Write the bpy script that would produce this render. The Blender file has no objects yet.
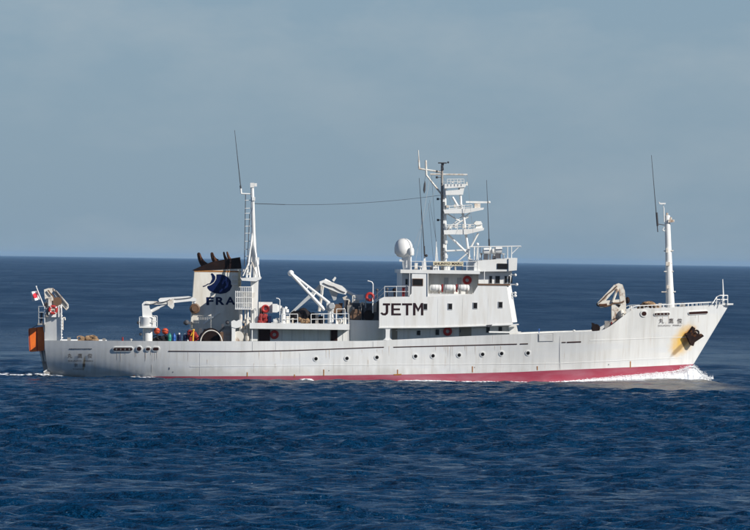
import bpy, bmesh, math, random
import numpy as np
from mathutils import Vector, Matrix, Quaternion

random.seed(7)
rng = np.random.default_rng(11)
R = math.radians
scene = bpy.context.scene
col = scene.collection

# ------------------------------------------------------------------ camera, sky, sun, exposure
CAM_H = 11.55                    # eye height above the sea, metres
SHIP_D = 700.0                   # distance to the ship's centreline
F_PX = 7280.0                    # focal length in photo pixels (photo 750 x 530)
ROLL = math.atan(10.5 / 750)
PITCH = 5.4 / F_PX
YAW = R(2.8)                     # ship heads slightly away

cam_data = bpy.data.cameras.new('camera')
cam_data.sensor_width = 36.0
cam_data.lens = F_PX / 750 * 36.0
cam_data.clip_start = 1.0
cam_data.clip_end = 150000.0
cam = bpy.data.objects.new('camera', cam_data)
col.objects.link(cam)
CAM_ROT = Matrix.Rotation(R(90) - PITCH, 4, 'X') @ Matrix.Rotation(ROLL, 4, 'Z')
cam.matrix_world = Matrix.Translation((0, 0, CAM_H)) @ CAM_ROT
scene.camera = cam

SUN_EL = R(31)
SUN_OFF = R(37)                  # sun bearing off the bow, to starboard
fwd = Vector((math.cos(YAW), math.sin(YAW), 0))
stb = Vector((math.sin(YAW), -math.cos(YAW), 0))
sun_h = (fwd * math.cos(SUN_OFF) + stb * math.sin(SUN_OFF)).normalized()
SUN_DIR = (sun_h * math.cos(SUN_EL) + Vector((0, 0, math.sin(SUN_EL)))).normalized()

world = bpy.data.worlds.new('World')
scene.world = world
world.use_nodes = True
wn = world.node_tree.nodes
wl = world.node_tree.links
wn.clear()
w_out = wn.new('ShaderNodeOutputWorld')
w_bg = wn.new('ShaderNodeBackground')
w_bg.inputs['Strength'].default_value = 0.078
w_sky = wn.new('ShaderNodeTexSky')
w_sky.sky_type = 'NISHITA'
w_sky.sun_disc = False
w_sky.sun_elevation = SUN_EL
w_sky.sun_rotation = math.atan2(sun_h.x, sun_h.y)
w_sky.altitude = 0
w_sky.air_density = 0.7
w_sky.dust_density = 0.2
w_sky.ozone_density = 4.5
w_tc = wn.new('ShaderNodeTexCoord')
w_map = wn.new('ShaderNodeMapping')
w_map.inputs['Scale'].default_value = (26, 26, 60)
w_map.inputs['Location'].default_value = (12.3, 0.4, 2.25)
w_noise = wn.new('ShaderNodeTexNoise')
w_noise.inputs['Scale'].default_value = 1.0
w_noise.inputs['Detail'].default_value = 8
w_noise.inputs['Roughness'].default_value = 0.55
w_ramp = wn.new('ShaderNodeValToRGB')
w_ramp.color_ramp.elements[0].position = 0.44
w_ramp.color_ramp.elements[0].color = (0, 0, 0, 1)
w_ramp.color_ramp.elements[1].position = 0.80
w_ramp.color_ramp.elements[1].color = (1, 1, 1, 1)
w_sep = wn.new('ShaderNodeSeparateXYZ')      # sea haze: thick towards the horizon, thinning with height
w_hz = wn.new('ShaderNodeMath')
w_hz.operation = 'MULTIPLY'
w_hz.inputs[1].default_value = -7.0
w_ex = wn.new('ShaderNodeMath')
w_ex.operation = 'EXPONENT'
w_sc = wn.new('ShaderNodeMath')
w_sc.operation = 'MULTIPLY'
w_sc.use_clamp = True
w_sc.inputs[1].default_value = 0.93
wl.new(w_tc.outputs['Generated'], w_sep.inputs[0])
wl.new(w_sep.outputs['Z'], w_hz.inputs[0])
wl.new(w_hz.outputs[0], w_ex.inputs[0])
wl.new(w_ex.outputs[0], w_sc.inputs[0])
w_tint = wn.new('ShaderNodeMix')
w_tint.data_type = 'RGBA'
w_tint.inputs['B'].default_value = (2.78, 4.02, 5.24, 1)
w_mix = wn.new('ShaderNodeMix')
w_mix.data_type = 'RGBA'
w_mix.inputs['B'].default_value = (6.0, 6.6, 6.9, 1)
w_mul = wn.new('ShaderNodeMath')
w_mul.operation = 'MULTIPLY'
w_bank = wn.new('ShaderNodeMapRange')        # broken pale cloud from about two degrees upwards, wisps below
w_bank.inputs['From Min'].default_value = 0.022
w_bank.inputs['From Max'].default_value = 0.038
w_bank.inputs['To Min'].default_value = 0.38
w_bank.inputs['To Max'].default_value = 1.0
wl.new(w_sep.outputs['Z'], w_bank.inputs['Value'])
w_thin = wn.new('ShaderNodeMath')            # the bank lies far off: overhead it is clear
w_thin.operation = 'MULTIPLY'
wl.new(w_bank.outputs['Result'], w_thin.inputs[0])
wl.new(w_sc.outputs[0], w_thin.inputs[1])
wl.new(w_thin.outputs[0], w_mul.inputs[1])
wl.new(w_tc.outputs['Generated'], w_map.inputs['Vector'])
wl.new(w_map.outputs['Vector'], w_noise.inputs['Vector'])
wl.new(w_noise.outputs['Fac'], w_ramp.inputs['Fac'])
wl.new(w_ramp.outputs['Color'], w_mul.inputs[0])
wl.new(w_sky.outputs['Color'], w_tint.inputs['A'])
wl.new(w_sc.outputs[0], w_tint.inputs['Factor'])
wl.new(w_tint.outputs['Result'], w_mix.inputs['A'])
wl.new(w_mul.outputs[0], w_mix.inputs['Factor'])
wl.new(w_mix.outputs['Result'], w_bg.inputs['Color'])
wl.new(w_bg.outputs['Background'], w_out.inputs['Surface'])

sun_data = bpy.data.lights.new('sun', 'SUN')
sun_data.energy = 5.0
sun_data.angle = R(0.53)
sun_data.color = (1.0, 0.955, 0.88)
sun = bpy.data.objects.new('sun', sun_data)
col.objects.link(sun)
sun.rotation_euler = SUN_DIR.to_track_quat('Z', 'Y').to_euler()
sun.location = (60, 200, 80)

scene.view_settings.view_transform = 'Standard'
scene.view_settings.look = 'None'
scene.view_settings.exposure = 0.05
scene.view_settings.gamma = 1.0
scene.view_settings.use_curve_mapping = False

# ------------------------------------------------------------------ survey: photo pixel -> ship coordinates
SHIP_M = Matrix.Translation((0, SHIP_D, 0)) @ Matrix.Rotation(YAW, 4, 'Z')
_inv = SHIP_M.inverted()
_o = _inv @ Vector((0, 0, CAM_H))
_rot = (_inv.to_3x3() @ CAM_ROT.to_3x3())


def P(px, py, dep=0.0):
    """point of the ship (x forward, y to port, z up) read from the elevation at depth dep"""
    d = _rot @ Vector(((px - 375.0) / F_PX, -(py - 265.0) / F_PX, -1.0))
    t = (dep - _o.y) / d.y
    return _o + d * t


# ------------------------------------------------------------------ materials
MATS = {}


def material(name, color, rough=0.5, dirt=None, dirt_amt=0.0, scale=1.5, stretch=(1, 1, 1), metallic=0.0,
             bump=0.0, lo=0.45, hi=0.7):
    m = bpy.data.materials.new(name)
    m.use_nodes = True
    nt = m.node_tree
    b = nt.nodes['Principled BSDF']
    b.inputs['Roughness'].default_value = rough
    b.inputs['Metallic'].default_value = metallic
    if max(color) < 0.13:
        b.inputs['Specular IOR Level'].default_value = 0.12
    tc = nt.nodes.new('ShaderNodeTexCoord')
    mp = nt.nodes.new('ShaderNodeMapping')
    mp.inputs['Scale'].default_value = stretch
    nt.links.new(tc.outputs['Object'], mp.inputs['Vector'])
    n = nt.nodes.new('ShaderNodeTexNoise')
    n.inputs['Scale'].default_value = scale
    n.inputs['Detail'].default_value = 6
    n.inputs['Roughness'].default_value = 0.6
    nt.links.new(mp.outputs['Vector'], n.inputs['Vector'])
    r = nt.nodes.new('ShaderNodeValToRGB')
    r.color_ramp.elements[0].position = lo
    r.color_ramp.elements[1].position = hi
    c = (*color, 1)
    if dirt is None:
        dirt = tuple(v * 0.75 for v in color)
        dirt_amt = dirt_amt or 0.4
    d = tuple(color[i] * (1 - dirt_amt) + dirt[i] * dirt_amt for i in range(3))
    r.color_ramp.elements[0].color = c
    r.color_ramp.elements[1].color = (*d, 1)
    nt.links.new(n.outputs['Fac'], r.inputs['Fac'])
    nt.links.new(r.outputs['Color'], b.inputs['Base Color'])
    if bump:
        bp = nt.nodes.new('ShaderNodeBump')
        bp.inputs['Strength'].default_value = bump
        bp.inputs['Distance'].default_value = 0.05
        nt.links.new(n.outputs['Fac'], bp.inputs['Height'])
        nt.links.new(bp.outputs['Normal'], b.inputs['Normal'])
    MATS[name] = m
    return m


material('white_paint', (0.80, 0.80, 0.775), 0.45, (0.55, 0.50, 0.42), 0.35, 0.9, (1, 1, 0.35))
material('house_paint', (0.80, 0.80, 0.775), 0.45, (0.58, 0.52, 0.43), 0.42, 0.9, (1.6, 1, 0.25), bump=0.35)
material('funnel_cream', (0.78, 0.745, 0.665), 0.5, (0.50, 0.42, 0.30), 0.5, 0.8, (1.5, 1, 0.3), bump=0.2)
material('worn_white', (0.74, 0.72, 0.66), 0.5, (0.36, 0.22, 0.12), 0.75, 1.6, (1, 1, 0.6), lo=0.46, hi=0.68)
material('rusty_cream', (0.72, 0.68, 0.60), 0.6, (0.24, 0.11, 0.04), 0.85, 1.8, (1, 1, 0.6), lo=0.50, hi=0.62)
material('grey_paint', (0.42, 0.44, 0.45), 0.5)
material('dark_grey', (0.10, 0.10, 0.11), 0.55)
material('black_paint', (0.014, 0.008, 0.007), 0.6, (0.035, 0.015, 0.010), 0.6)
material('exhaust_rust', (0.10, 0.045, 0.025), 0.75, (0.03, 0.015, 0.01), 0.7, 3)
material('lettering_dark', (0.030, 0.014, 0.016), 0.5)
material('logo_blue', (0.004, 0.011, 0.060), 0.5)
material('glass_dark', (0.015, 0.013, 0.012), 0.12)
MATS['glass_dark'].node_tree.nodes['Principled BSDF'].inputs['Specular IOR Level'].default_value = 0.35
material('frame_brown', (0.16, 0.09, 0.05), 0.5)
material('deck_green', (0.10, 0.15, 0.12), 0.7)
material('slot_dark', (0.045, 0.018, 0.015), 0.7)
material('seam_grey', (0.45, 0.45, 0.45), 0.6)
material('seam_pale', (0.66, 0.66, 0.65), 0.5)
material('door_tan', (0.30, 0.26, 0.20), 0.5)
material('lifebuoy_red', (0.46, 0.025, 0.02), 0.6)
material('red_cloth', (0.30, 0.02, 0.018), 0.8, (0.12, 0.01, 0.01), 0.7, 4)
material('orange_canvas', (0.88, 0.185, 0.012), 0.6, (0.62, 0.08, 0.01), 0.6, 1.2, lo=0.4, hi=0.7)
material('orange_float', (0.62, 0.075, 0.02), 0.6, (0.30, 0.03, 0.02), 0.8, 3)
material('yellow_paint', (0.80, 0.42, 0.03), 0.5)
material('pale_yellow', (0.62, 0.52, 0.32), 0.6)
material('board_cream', (0.74, 0.66, 0.46), 0.5)
material('green_plastic', (0.02, 0.26, 0.18), 0.4)
material('blue_plastic', (0.02, 0.10, 0.38), 0.4)
material('navy_plastic', (0.015, 0.02, 0.06), 0.4)
material('rope_brown', (0.34, 0.22, 0.12), 0.9, (0.12, 0.06, 0.03), 0.8, 4)
material('net_black', (0.02, 0.018, 0.02), 0.9, (0.06, 0.05, 0.05), 0.6, 4)
material('anchor_iron', (0.022, 0.012, 0.010), 0.75, (0.15, 0.055, 0.015), 0.8, 3, lo=0.54, hi=0.68)
material('steel_grey', (0.30, 0.29, 0.27), 0.5, (0.16, 0.09, 0.05), 0.6, 2)
material('rust_orange', (0.42, 0.17, 0.03), 0.8, (0.20, 0.07, 0.02), 0.8, 6)
material('flag_white', (0.80, 0.80, 0.80), 0.7)
material('flag_red', (0.62, 0.02, 0.04), 0.7)
material('antenna_dark', (0.06, 0.06, 0.065), 0.5)

# ------------------------------------------------------------------ mesh builder
BASE = {}                         # object -> ship-frame base of that thing


class MB:
    def __init__(self):
        self.v, self.f, self.m = [], [], []
        self.cm = 0

    def face_block(self, verts, faces):
        k = len(self.v)
        self.v += [tuple(p) for p in verts]
        for f in faces:
            self.f.append([i + k for i in f])
            self.m.append(self.cm)

    def box3(self, a, b):
        x0, y0, z0 = (min(a[i], b[i]) for i in range(3))
        x1, y1, z1 = (max(a[i], b[i]) for i in range(3))
        vs = [(x0, y0, z0), (x1, y0, z0), (x1, y1, z0), (x0, y1, z0), (x0, y0, z1), (x1, y0, z1), (x1, y1, z1), (x0, y1, z1)]
        self.face_block(vs, [(0, 3, 2, 1), (4, 5, 6, 7), (0, 1, 5, 4), (1, 2, 6, 5), (2, 3, 7, 6), (3, 0, 4, 7)])
        return self

    def box(self, x0, y0, x1, y1, d0, d1):
        """rectangle of the side elevation, from depth d0 (near) to d1"""
        a, b = P(x0, y1, d0), P(x1, y0, d0)
        return self.box3((a.x, d0, a.z), (b.x, d1, b.z))

    def prism(self, pts, d0, d1, inset=0.0):
        q = [P(x, y, d0) for x, y in pts]
        cx = sum(p.x for p in q) / len(q)
        cz = sum(p.z for p in q) / len(q)
        area = sum(q[i].x * q[(i + 1) % len(q)].z - q[(i + 1) % len(q)].x * q[i].z for i in range(len(q)))
        if area < 0:
            q = q[::-1]
        n = len(q)
        vs = [(p.x, d0, p.z) for p in q] + [(p.x, d1, p.z) for p in q]
        fs = [list(range(n)), list(range(2 * n - 1, n - 1, -1))]
        for i in range(n):
            j = (i + 1) % n
            fs.append([j, i, i + n, j + n])
        self.face_block(vs, fs)
        return self

    def tube3(self, a, b, r0, r1=None, n=8):
        a, b = Vector(a), Vector(b)
        r1 = r0 if r1 is None else r1
        d = b - a
        if d.length < 1e-6:
            return self
        q = d.to_track_quat('Z', 'Y')
        vs = []
        for c, r in ((a, r0), (b, r1)):
            for i in range(n):
                t = 2 * math.pi * i / n
                vs.append(c + q @ Vector((r * math.cos(t), r * math.sin(t), 0)))
        fs = [[i, (i + 1) % n, n + (i + 1) % n, n + i] for i in range(n)]
        fs += [list(range(n - 1, -1, -1)), list(range(n, 2 * n))]
        self.face_block(vs, fs)
        return self

    def tube(self, a, b, r0, r1=None, n=8):
        return self.tube3(P(*a), P(*b), r0, r1, n)

    def path3(self, pts, r, n=6):
        for i in range(len(pts) - 1):
            self.tube3(pts[i], pts[i + 1], r, r, n)
        return self

    def path(self, pts, r, n=6):
        return self.path3([P(*p) for p in pts], r, n)

    def lathe3(self, c, axis, prof, n=16):
        """prof: list of (distance along axis, radius)"""
        c, axis = Vector(c), Vector(axis).normalized()
        q = axis.to_track_quat('Z', 'Y')
        vs, fs = [], []
        for h, r in prof:
            for i in range(n):
                t = 2 * math.pi * i / n
                vs.append(c + q @ Vector((r * math.cos(t), r * math.sin(t), h)))
        m = len(prof)
        for k in range(m - 1):
            for i in range(n):
                j = (i + 1) % n
                fs.append([k * n + i, k * n + j, (k + 1) * n + j, (k + 1) * n + i])
        fs.append(list(range(n - 1, -1, -1)))
        fs.append(list(range((m - 1) * n, m * n)))
        self.face_block(vs, fs)
        return self

    def sphere3(self, c, r, sx=1, sy=1, sz=1, n=14, m=9, rough=0.0, rs=None):
        vs, fs = [], []
        c = Vector(c)
        for k in range(m + 1):
            ph = math.pi * k / m
            for i in range(n):
                t = 2 * math.pi * i / n
                s = 1.0 + (rs.uniform(-rough, rough) if rs else 0)
                vs.append(c + Vector((r * sx * s * math.sin(ph) * math.cos(t), r * sy * s * math.sin(ph) * math.sin(t), r * sz * s * math.cos(ph))))
        for k in range(m):
            for i in range(n):
                j = (i + 1) % n
                fs.append([k * n + i, (k + 1) * n + i, (k + 1) * n + j, k * n + j])
        self.face_block(vs, fs)
        return self

    def torus3(self, c, axis, R0, r0, n=20, k=8, mats=None):
        c = Vector(c)
        q = Vector(axis).normalized().to_track_quat('Z', 'Y')
        base = len(self.v)
        for i in range(n):
            t = 2 * math.pi * i / n
            for j in range(k):
                u = 2 * math.pi * j / k
                rr = R0 + r0 * math.cos(u)
                self.v.append(tuple(c + q @ Vector((rr * math.cos(t), rr * math.sin(t), r0 * math.sin(u)))))
        for i in range(n):
            for j in range(k):
                a, b = (i + 1) % n, (j + 1) % k
                self.f.append([base + i * k + j, base + a * k + j, base + a * k + b, base + i * k + b])
                self.m.append(mats(i) if mats else self.cm)
        return self

    def build(self, name, mat, parent=None, base=None, smooth=True, angle=38):
        off = Vector((0, 0, 0))
        if parent is not None and parent in BASE:
            off = BASE[parent]
        if base is not None:
            off = Vector(base)
        me = bpy.data.meshes.new(name)
        me.from_pydata([(p[0] - off.x, p[1] - off.y, p[2] - off.z) for p in self.v], [], self.f)
        mats = mat if isinstance(mat, (list, tuple)) else [mat]
        for k in mats:
            me.materials.append(MATS[k])
        if len(mats) > 1:
            me.polygons.foreach_set('material_index', self.m)
        bm = bmesh.new()
        bm.from_mesh(me)
        bmesh.ops.recalc_face_normals(bm, faces=bm.faces)
        bm.to_mesh(me)
        bm.free()
        if smooth:
            me.shade_smooth()
            me.set_sharp_from_angle(angle=R(angle))
        o = bpy.data.objects.new(name, me)
        col.objects.link(o)
        if parent is not None:
            o.parent = parent
            if parent in BASE:
                BASE[o] = BASE[parent]
        else:
            o.matrix_world = SHIP_M @ Matrix.Translation(off)
            BASE[o] = off
        return o


def tag(o, label=None, cat=None, group=None, kind=None):
    if label: o['label'] = label
    if cat: o['category'] = cat
    if group: o['group'] = group
    if kind: o['kind'] = kind
    return o


def thing(name, label, cat, base, group=None):
    o = bpy.data.objects.new(name, None)
    o.empty_display_size = 0.3
    col.objects.link(o)
    base = Vector(base)
    o.matrix_world = SHIP_M @ Matrix.Translation(base)
    BASE[o] = base
    return tag(o, label, cat, group)


# ------------------------------------------------------------------ sea
def axis_steps(lo_dense, hi_dense, step, grow, far):
    a = list(np.arange(lo_dense, hi_dense, step))
    s, x = step, a[-1]
    while x < far:
        s *= grow
        x += s
        a.append(x)
    return np.array(a)


half_x = axis_steps(0.14, 46, 0.28, 1.08, 40000)
xs = np.concatenate([-half_x[::-1], half_x])
ys_f = axis_steps(298, 718, 0.34, 1.0072, 60000)
ys_b = 298 - axis_steps(0.30, 0.7, 0.30, 1.10, 4000)
ys = np.concatenate([ys_b[::-1], ys_f])
dx = np.gradient(xs)
dy = np.gradient(ys)
GX, GY = np.meshgrid(xs, ys)
CELL = np.maximum(*np.meshgrid(dx, dy))
Z = np.zeros_like(GX)
OX = np.zeros_like(GX)
OY = np.zeros_like(GX)
# ship-frame coordinates of every sea vertex
cs, sn = math.cos(YAW), math.sin(YAW)
SX = GX * cs + (GY - SHIP_D) * sn
SY = -GX * sn + (GY - SHIP_D) * cs


def sstep(a, b, x):
    t = np.clip((x - a) / (b - a), 0, 1)
    return t * t * (3 - 2 * t)


# water pressed smooth alongside the bow
slick = sstep(16, 24, SX) * (1 - sstep(31.0, 34.5, SX)) * sstep(-36, -28, SY) * (1 - sstep(-2, 4, SY))
slick2 = sstep(-45, -20, SX) * (1 - sstep(22, 30, SX)) * sstep(-10, -6, SY) * (1 - sstep(6, 9, SY))
NW = 96
# wave groups: lively and quieter patches drifting across the surface
grp = np.zeros_like(GX)
for lam in (28, 37, 52, 70, 95, 140, 190):
    th = rng.normal(R(-92), R(28))
    grp += np.sin(2 * math.pi / lam * (GX * math.cos(th) + GY * math.sin(th) * 0.45) + rng.uniform(0, 6.28))
grp = np.clip(1.0 + 0.11 * grp, 0.5, 1.5)
wl_ = np.geomspace(0.75, 42, NW) * rng.uniform(0.93, 1.07, NW)
for lam in wl_:
    th = rng.normal(R(-96), R(33 if lam < 3 else 22))
    s = 0.0150 * (1.0 if lam < 1.8 else max((1.8 / lam) ** 1.3, 0.30 * (1.8 / lam) ** 0.85)) * rng.uniform(0.5, 1.5)
    a = s * lam
    k = 2 * math.pi / lam
    kx, ky = math.cos(th), math.sin(th)
    fade = sstep(2.4, 5.0, lam / CELL) * (1 - 0.55 * slick - 0.25 * slick2) * grp
    ph = k * (GX * kx + GY * ky) + rng.uniform(0, 6.283)
    sp = np.sin(ph) * a * fade
    cp = np.cos(ph) * a * fade * 0.85
    Z += sp
    OX += cp * kx
    OY += cp * ky
# bow wave shoulder: water heaped up against the bow, falling away aft and outwards
hull_y = -5.4 * np.clip(1 - np.clip((SX + 0.0) / 32.0, 0, 1) ** 1.65, 0.02, 1)
shoulder = 0.62 * sstep(12, 30, SX) * (1 - sstep(31.0, 35.5, SX)) * np.exp(-((SY - hull_y) / 7.0) ** 2)
Z += shoulder - 0.10
nx, ny = len(xs), len(ys)
co = np.stack([GX + OX, GY + OY, Z], -1).reshape(-1, 3).astype(np.float32)
idx = np.arange(nx * ny).reshape(ny, nx)
quads = np.stack([idx[:-1, :-1], idx[:-1, 1:], idx[1:, 1:], idx[1:, :-1]], -1).reshape(-1, 4)
sea_me = bpy.data.meshes.new('sea')
sea_me.vertices.add(len(co))
sea_me.vertices.foreach_set('co', co.ravel())
sea_me.loops.add(quads.size)
sea_me.loops.foreach_set('vertex_index', quads.ravel().astype(np.int32))
sea_me.polygons.add(len(quads))
sea_me.polygons.foreach_set('loop_start', np.arange(0, quads.size, 4, dtype=np.int32))
sea_me.polygons.foreach_set('loop_total', np.full(len(quads), 4, dtype=np.int32))
sea_me.update(calc_edges=True)
sea_me.shade_smooth()
# foam near the hull and in the wake astern
wake = (1 - sstep(-36, -31.5, SX)) * sstep(-110, -60, SX) * (1 - sstep(3, 8, np.abs(SY)))
out_d = hull_y - SY                      # distance out from the starboard waterline
bowf = sstep(14, 25, SX) * (1 - sstep(31, 34, SX)) * (1 - sstep(0.8, 7.0, out_d)) * (1 - sstep(3, 5, SY))
foam = np.clip(0.62 * wake + 0.68 * bowf, 0, 1)
bow_reflection = sstep(14, 22, SX) * (1 - sstep(31.5, 35.0, SX)) * (1 - sstep(22.0, 32.0, out_d)) * (1 - sstep(-1, 3, SY))  # mask for the painted hull reflection on the water
far_rough = sstep(0.25, 5.0, CELL)
for nm, arr in (('foam', foam), ('slick', slick), ('bow_reflection', bow_reflection), ('unresolved', far_rough)):
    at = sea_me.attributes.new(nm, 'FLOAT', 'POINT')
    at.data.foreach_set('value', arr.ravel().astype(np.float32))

sm = bpy.data.materials.new('sea_water')
sm.use_nodes = True
nt = sm.node_tree
L = nt.links.new
b = nt.nodes['Principled BSDF']
b.inputs['IOR'].default_value = 1.33
b.inputs['Base Color'].default_value = (0.0006, 0.032, 0.088, 1)
b.inputs['Specular IOR Level'].default_value = 0.26
tc = nt.nodes.new('ShaderNodeTexCoord')


def nnode(scale, sc, detail=4, rough=0.55):
    mp = nt.nodes.new('ShaderNodeMapping')
    mp.inputs['Scale'].default_value = sc
    L(tc.outputs['Object'], mp.inputs['Vector'])
    n = nt.nodes.new('ShaderNodeTexNoise')
    n.inputs['Scale'].default_value = scale
    n.inputs['Detail'].default_value = detail
    n.inputs['Roughness'].default_value = rough
    L(mp.outputs['Vector'], n.inputs['Vector'])
    return n


n1 = nnode(1.3, (0.42, 1.0, 1), 5, 0.65)
n2 = nnode(0.16, (0.7, 1.0, 1), 4, 0.55)
n3 = nnode(3.8, (0.5, 1.0, 1), 3, 0.6)
a_sl = nt.nodes.new('ShaderNodeAttribute')
a_sl.attribute_name = 'slick'
a_fo = nt.nodes.new('ShaderNodeAttribute')
a_fo.attribute_name = 'foam'
a_un = nt.nodes.new('ShaderNodeAttribute')
a_un.attribute_name = 'unresolved'
bs = nt.nodes.new('ShaderNodeMapRange')
bs.inputs['To Min'].default_value = 1.0
bs.inputs['To Max'].default_value = 0.45
L(a_sl.outputs['Fac'], bs.inputs['Value'])
prev = None
n4 = nnode(0.022, (0.55, 1.0, 1), 3, 0.5)
for nn, dist in ((n3, 0.26), (n1, 0.95), (n2, 2.2), (n4, 9.0)):
    bpn = nt.nodes.new('ShaderNodeBump')
    bpn.inputs['Distance'].default_value = dist
    L(bs.outputs['Result'], bpn.inputs['Strength'])
    L(nn.outputs['Fac'], bpn.inputs['Height'])
    if prev:
        L(prev.outputs['Normal'], bpn.inputs['Normal'])
    prev = bpn
L(prev.outputs['Normal'], b.inputs['Normal'])
ro = nt.nodes.new('ShaderNodeMapRange')      # waves too small for the mesh count as roughness
ro.inputs['To Min'].default_value = 0.12
ro.inputs['To Max'].default_value = 0.33
L(a_un.outputs['Fac'], ro.inputs['Value'])
g1 = nnode(0.055, (2.0, 0.22, 1), 5, 0.65)     # gusts roughen the surface in patches
g2 = nnode(0.011, (1.6, 0.25, 1), 4, 0.6)
gs = nt.nodes.new('ShaderNodeMath')
gs.operation = 'ADD'
L(g1.outputs['Fac'], gs.inputs[0])
L(g2.outputs['Fac'], gs.inputs[1])
gm = nt.nodes.new('ShaderNodeMapRange')
gm.inputs['From Min'].default_value = 0.72
gm.inputs['From Max'].default_value = 1.28
gm.inputs['To Min'].default_value = -0.08
gm.inputs['To Max'].default_value = 0.15
L(gs.outputs[0], gm.inputs['Value'])
gk = nt.nodes.new('ShaderNodeMath')
gk.operation = 'MULTIPLY'
L(gm.outputs['Result'], gk.inputs[0])
gu = nt.nodes.new('ShaderNodeMapRange')
gu.inputs['To Min'].default_value = 0.12
L(a_un.outputs['Fac'], gu.inputs['Value'])
L(gu.outputs['Result'], gk.inputs[1])
ga = nt.nodes.new('ShaderNodeMath')
ga.operation = 'ADD'
ga.use_clamp = True
L(ro.outputs['Result'], ga.inputs[0])
L(gk.outputs[0], ga.inputs[1])
L(ga.outputs[0], b.inputs['Roughness'])
nf = nnode(1.3, (0.5, 1.2, 1), 7, 0.7)
fm = nt.nodes.new('ShaderNodeMath')
fm.operation = 'ADD'
L(nf.outputs['Fac'], fm.inputs[0])
L(a_fo.outputs['Fac'], fm.inputs[1])
fr = nt.nodes.new('ShaderNodeMapRange')
fr.inputs['From Min'].default_value = 1.06
fr.inputs['From Max'].default_value = 1.22
L(fm.outputs[0], fr.inputs['Value'])
fd = nt.nodes.new('ShaderNodeBsdfDiffuse')
fd.inputs['Color'].default_value = (0.75, 0.78, 0.80, 1)
mx = nt.nodes.new('ShaderNodeMixShader')
L(fr.outputs['Result'], mx.inputs['Fac'])
L(b.outputs['BSDF'], mx.inputs[1])
L(fd.outputs['BSDF'], mx.inputs[2])
# hull's reflection beside the bow, painted in as a beige diffuse colour
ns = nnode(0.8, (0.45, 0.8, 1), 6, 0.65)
a_refl = nt.nodes.new('ShaderNodeAttribute')
a_refl.attribute_name = 'bow_reflection'
refl_map = nt.nodes.new('ShaderNodeMapRange')
refl_map.inputs['From Min'].default_value = 0.30
refl_map.inputs['From Max'].default_value = 0.72
refl_map.inputs['To Max'].default_value = 0.95
L(ns.outputs['Fac'], refl_map.inputs['Value'])
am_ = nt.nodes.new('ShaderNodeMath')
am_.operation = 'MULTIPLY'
L(refl_map.outputs['Result'], am_.inputs[0])
L(a_refl.outputs['Fac'], am_.inputs[1])
refl_bsdf = nt.nodes.new('ShaderNodeBsdfDiffuse')
refl_bsdf.inputs['Color'].default_value = (0.27, 0.25, 0.205, 1)
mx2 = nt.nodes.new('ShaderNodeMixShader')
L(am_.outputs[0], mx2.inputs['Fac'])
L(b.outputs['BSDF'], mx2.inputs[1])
L(refl_bsdf.outputs['BSDF'], mx2.inputs[2])
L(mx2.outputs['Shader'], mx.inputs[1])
L(mx.outputs['Shader'], nt.nodes['Material Output'].inputs['Surface'])
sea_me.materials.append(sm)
sea = bpy.data.objects.new('sea', sea_me)
col.objects.link(sea)
tag(sea, 'dark blue open sea with small wind waves', 'sea', kind='structure')

# ------------------------------------------------------------------ ship: hull form
ship = thing('research_ship', 'white fisheries research ship with red boot topping steaming to the right', 'ship', (0, 0, 0))


def deck_half_t(t):
    if t < 0.30:
        return 4.15 + 1.50 * math.sin(math.pi / 2 * t / 0.30)
    if t > 0.63:
        u = (t - 0.63) / 0.37
        return 5.65 * max(0.012, 1 - u ** 2.35)
    return 5.65


def wl_half_t(t):
    if t < 0.36:
        return 0.9 + 4.7 * math.sin(math.pi / 2 * t / 0.36)
    if t > 0.50:
        u = (t - 0.50) / 0.50
        return 5.60 * max(0.012, 1 - u ** 1.65)
    return 5.60


def px_deck(px):
    return -deck_half_t(min(1, max(0, (px - 44) / 686)))


def poly_px(pts, f=px_deck):
    q = [P(x, y, f(x)) for x, y in pts]
    return np.array([p.x for p in q]), np.array([p.z for p in q])


SH_X, SH_Z = poly_px([(40, 340.3), (46, 340.4), (170, 341.2), (250, 341.3), (365, 341), (390, 340), (430, 338), (470, 336),
                      (520, 334), (560, 332.3), (590, 331.4), (599, 330.9), (604, 329.8), (610, 326.4), (616, 322), (623, 316.3),
                      (629, 311.6), (632, 309.9), (635, 309), (640, 308.6), (660, 307.9), (690, 306.5), (715, 305), (726, 304), (732, 303.5)])
BT_X, BT_Z = poly_px([(30, 379), (110, 377.6), (160, 376.6), (260, 376.0), (300, 375.8), (380, 374.8), (450, 373.9), (520, 372.2),
                      (560, 370.4), (600, 368.8), (640, 367.2), (690, 364.6), (720, 363.2)], lambda px: -0.95 * deck_half_t(min(1, max(0, (px - 44) / 686))))
STEM_A, STEM_B = P(729.8, 303.6, 0), P(693.8, 363.6, 0)
STEM_K = (STEM_A.x - STEM_B.x) / (STEM_A.z - STEM_B.z)
STN_A, STN_B = P(44.5, 340, -4.2), P(49.0, 376, -3.6)
STN_K = (STN_B.x - STN_A.x) / (STN_A.z - STN_B.z)


def XF(z):
    return STEM_B.x + STEM_K * (z - STEM_B.z)


def XA(z):
    u = max(0.0, STN_A.z - z)
    return STN_A.x + STN_K * u * (0.35 + 0.65 * min(2.0, u / (STN_A.z - STN_B.z)))


def sheer(x):
    return float(np.interp(x, SH_X, SH_Z))


def boot(x):
    return float(np.interp(x, BT_X, BT_Z))


def half(x, z):
    xa, xf = XA(z), XF(z)
    t = min(1, max(0, (x - xa) / (xf - xa)))
    zs = sheer(x)
    zn = max(0.0, min(1.0, z / zs))
    pw = 0.50 + 0.75 * min(1.0, t / 0.36)
    h = wl_half_t(t) + (deck_half_t(t) - wl_half_t(t)) * zn ** pw
    if z < 0:
        h *= 1 - 0.30 * min(1, (z / -2.6)) ** 2
    return h


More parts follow.
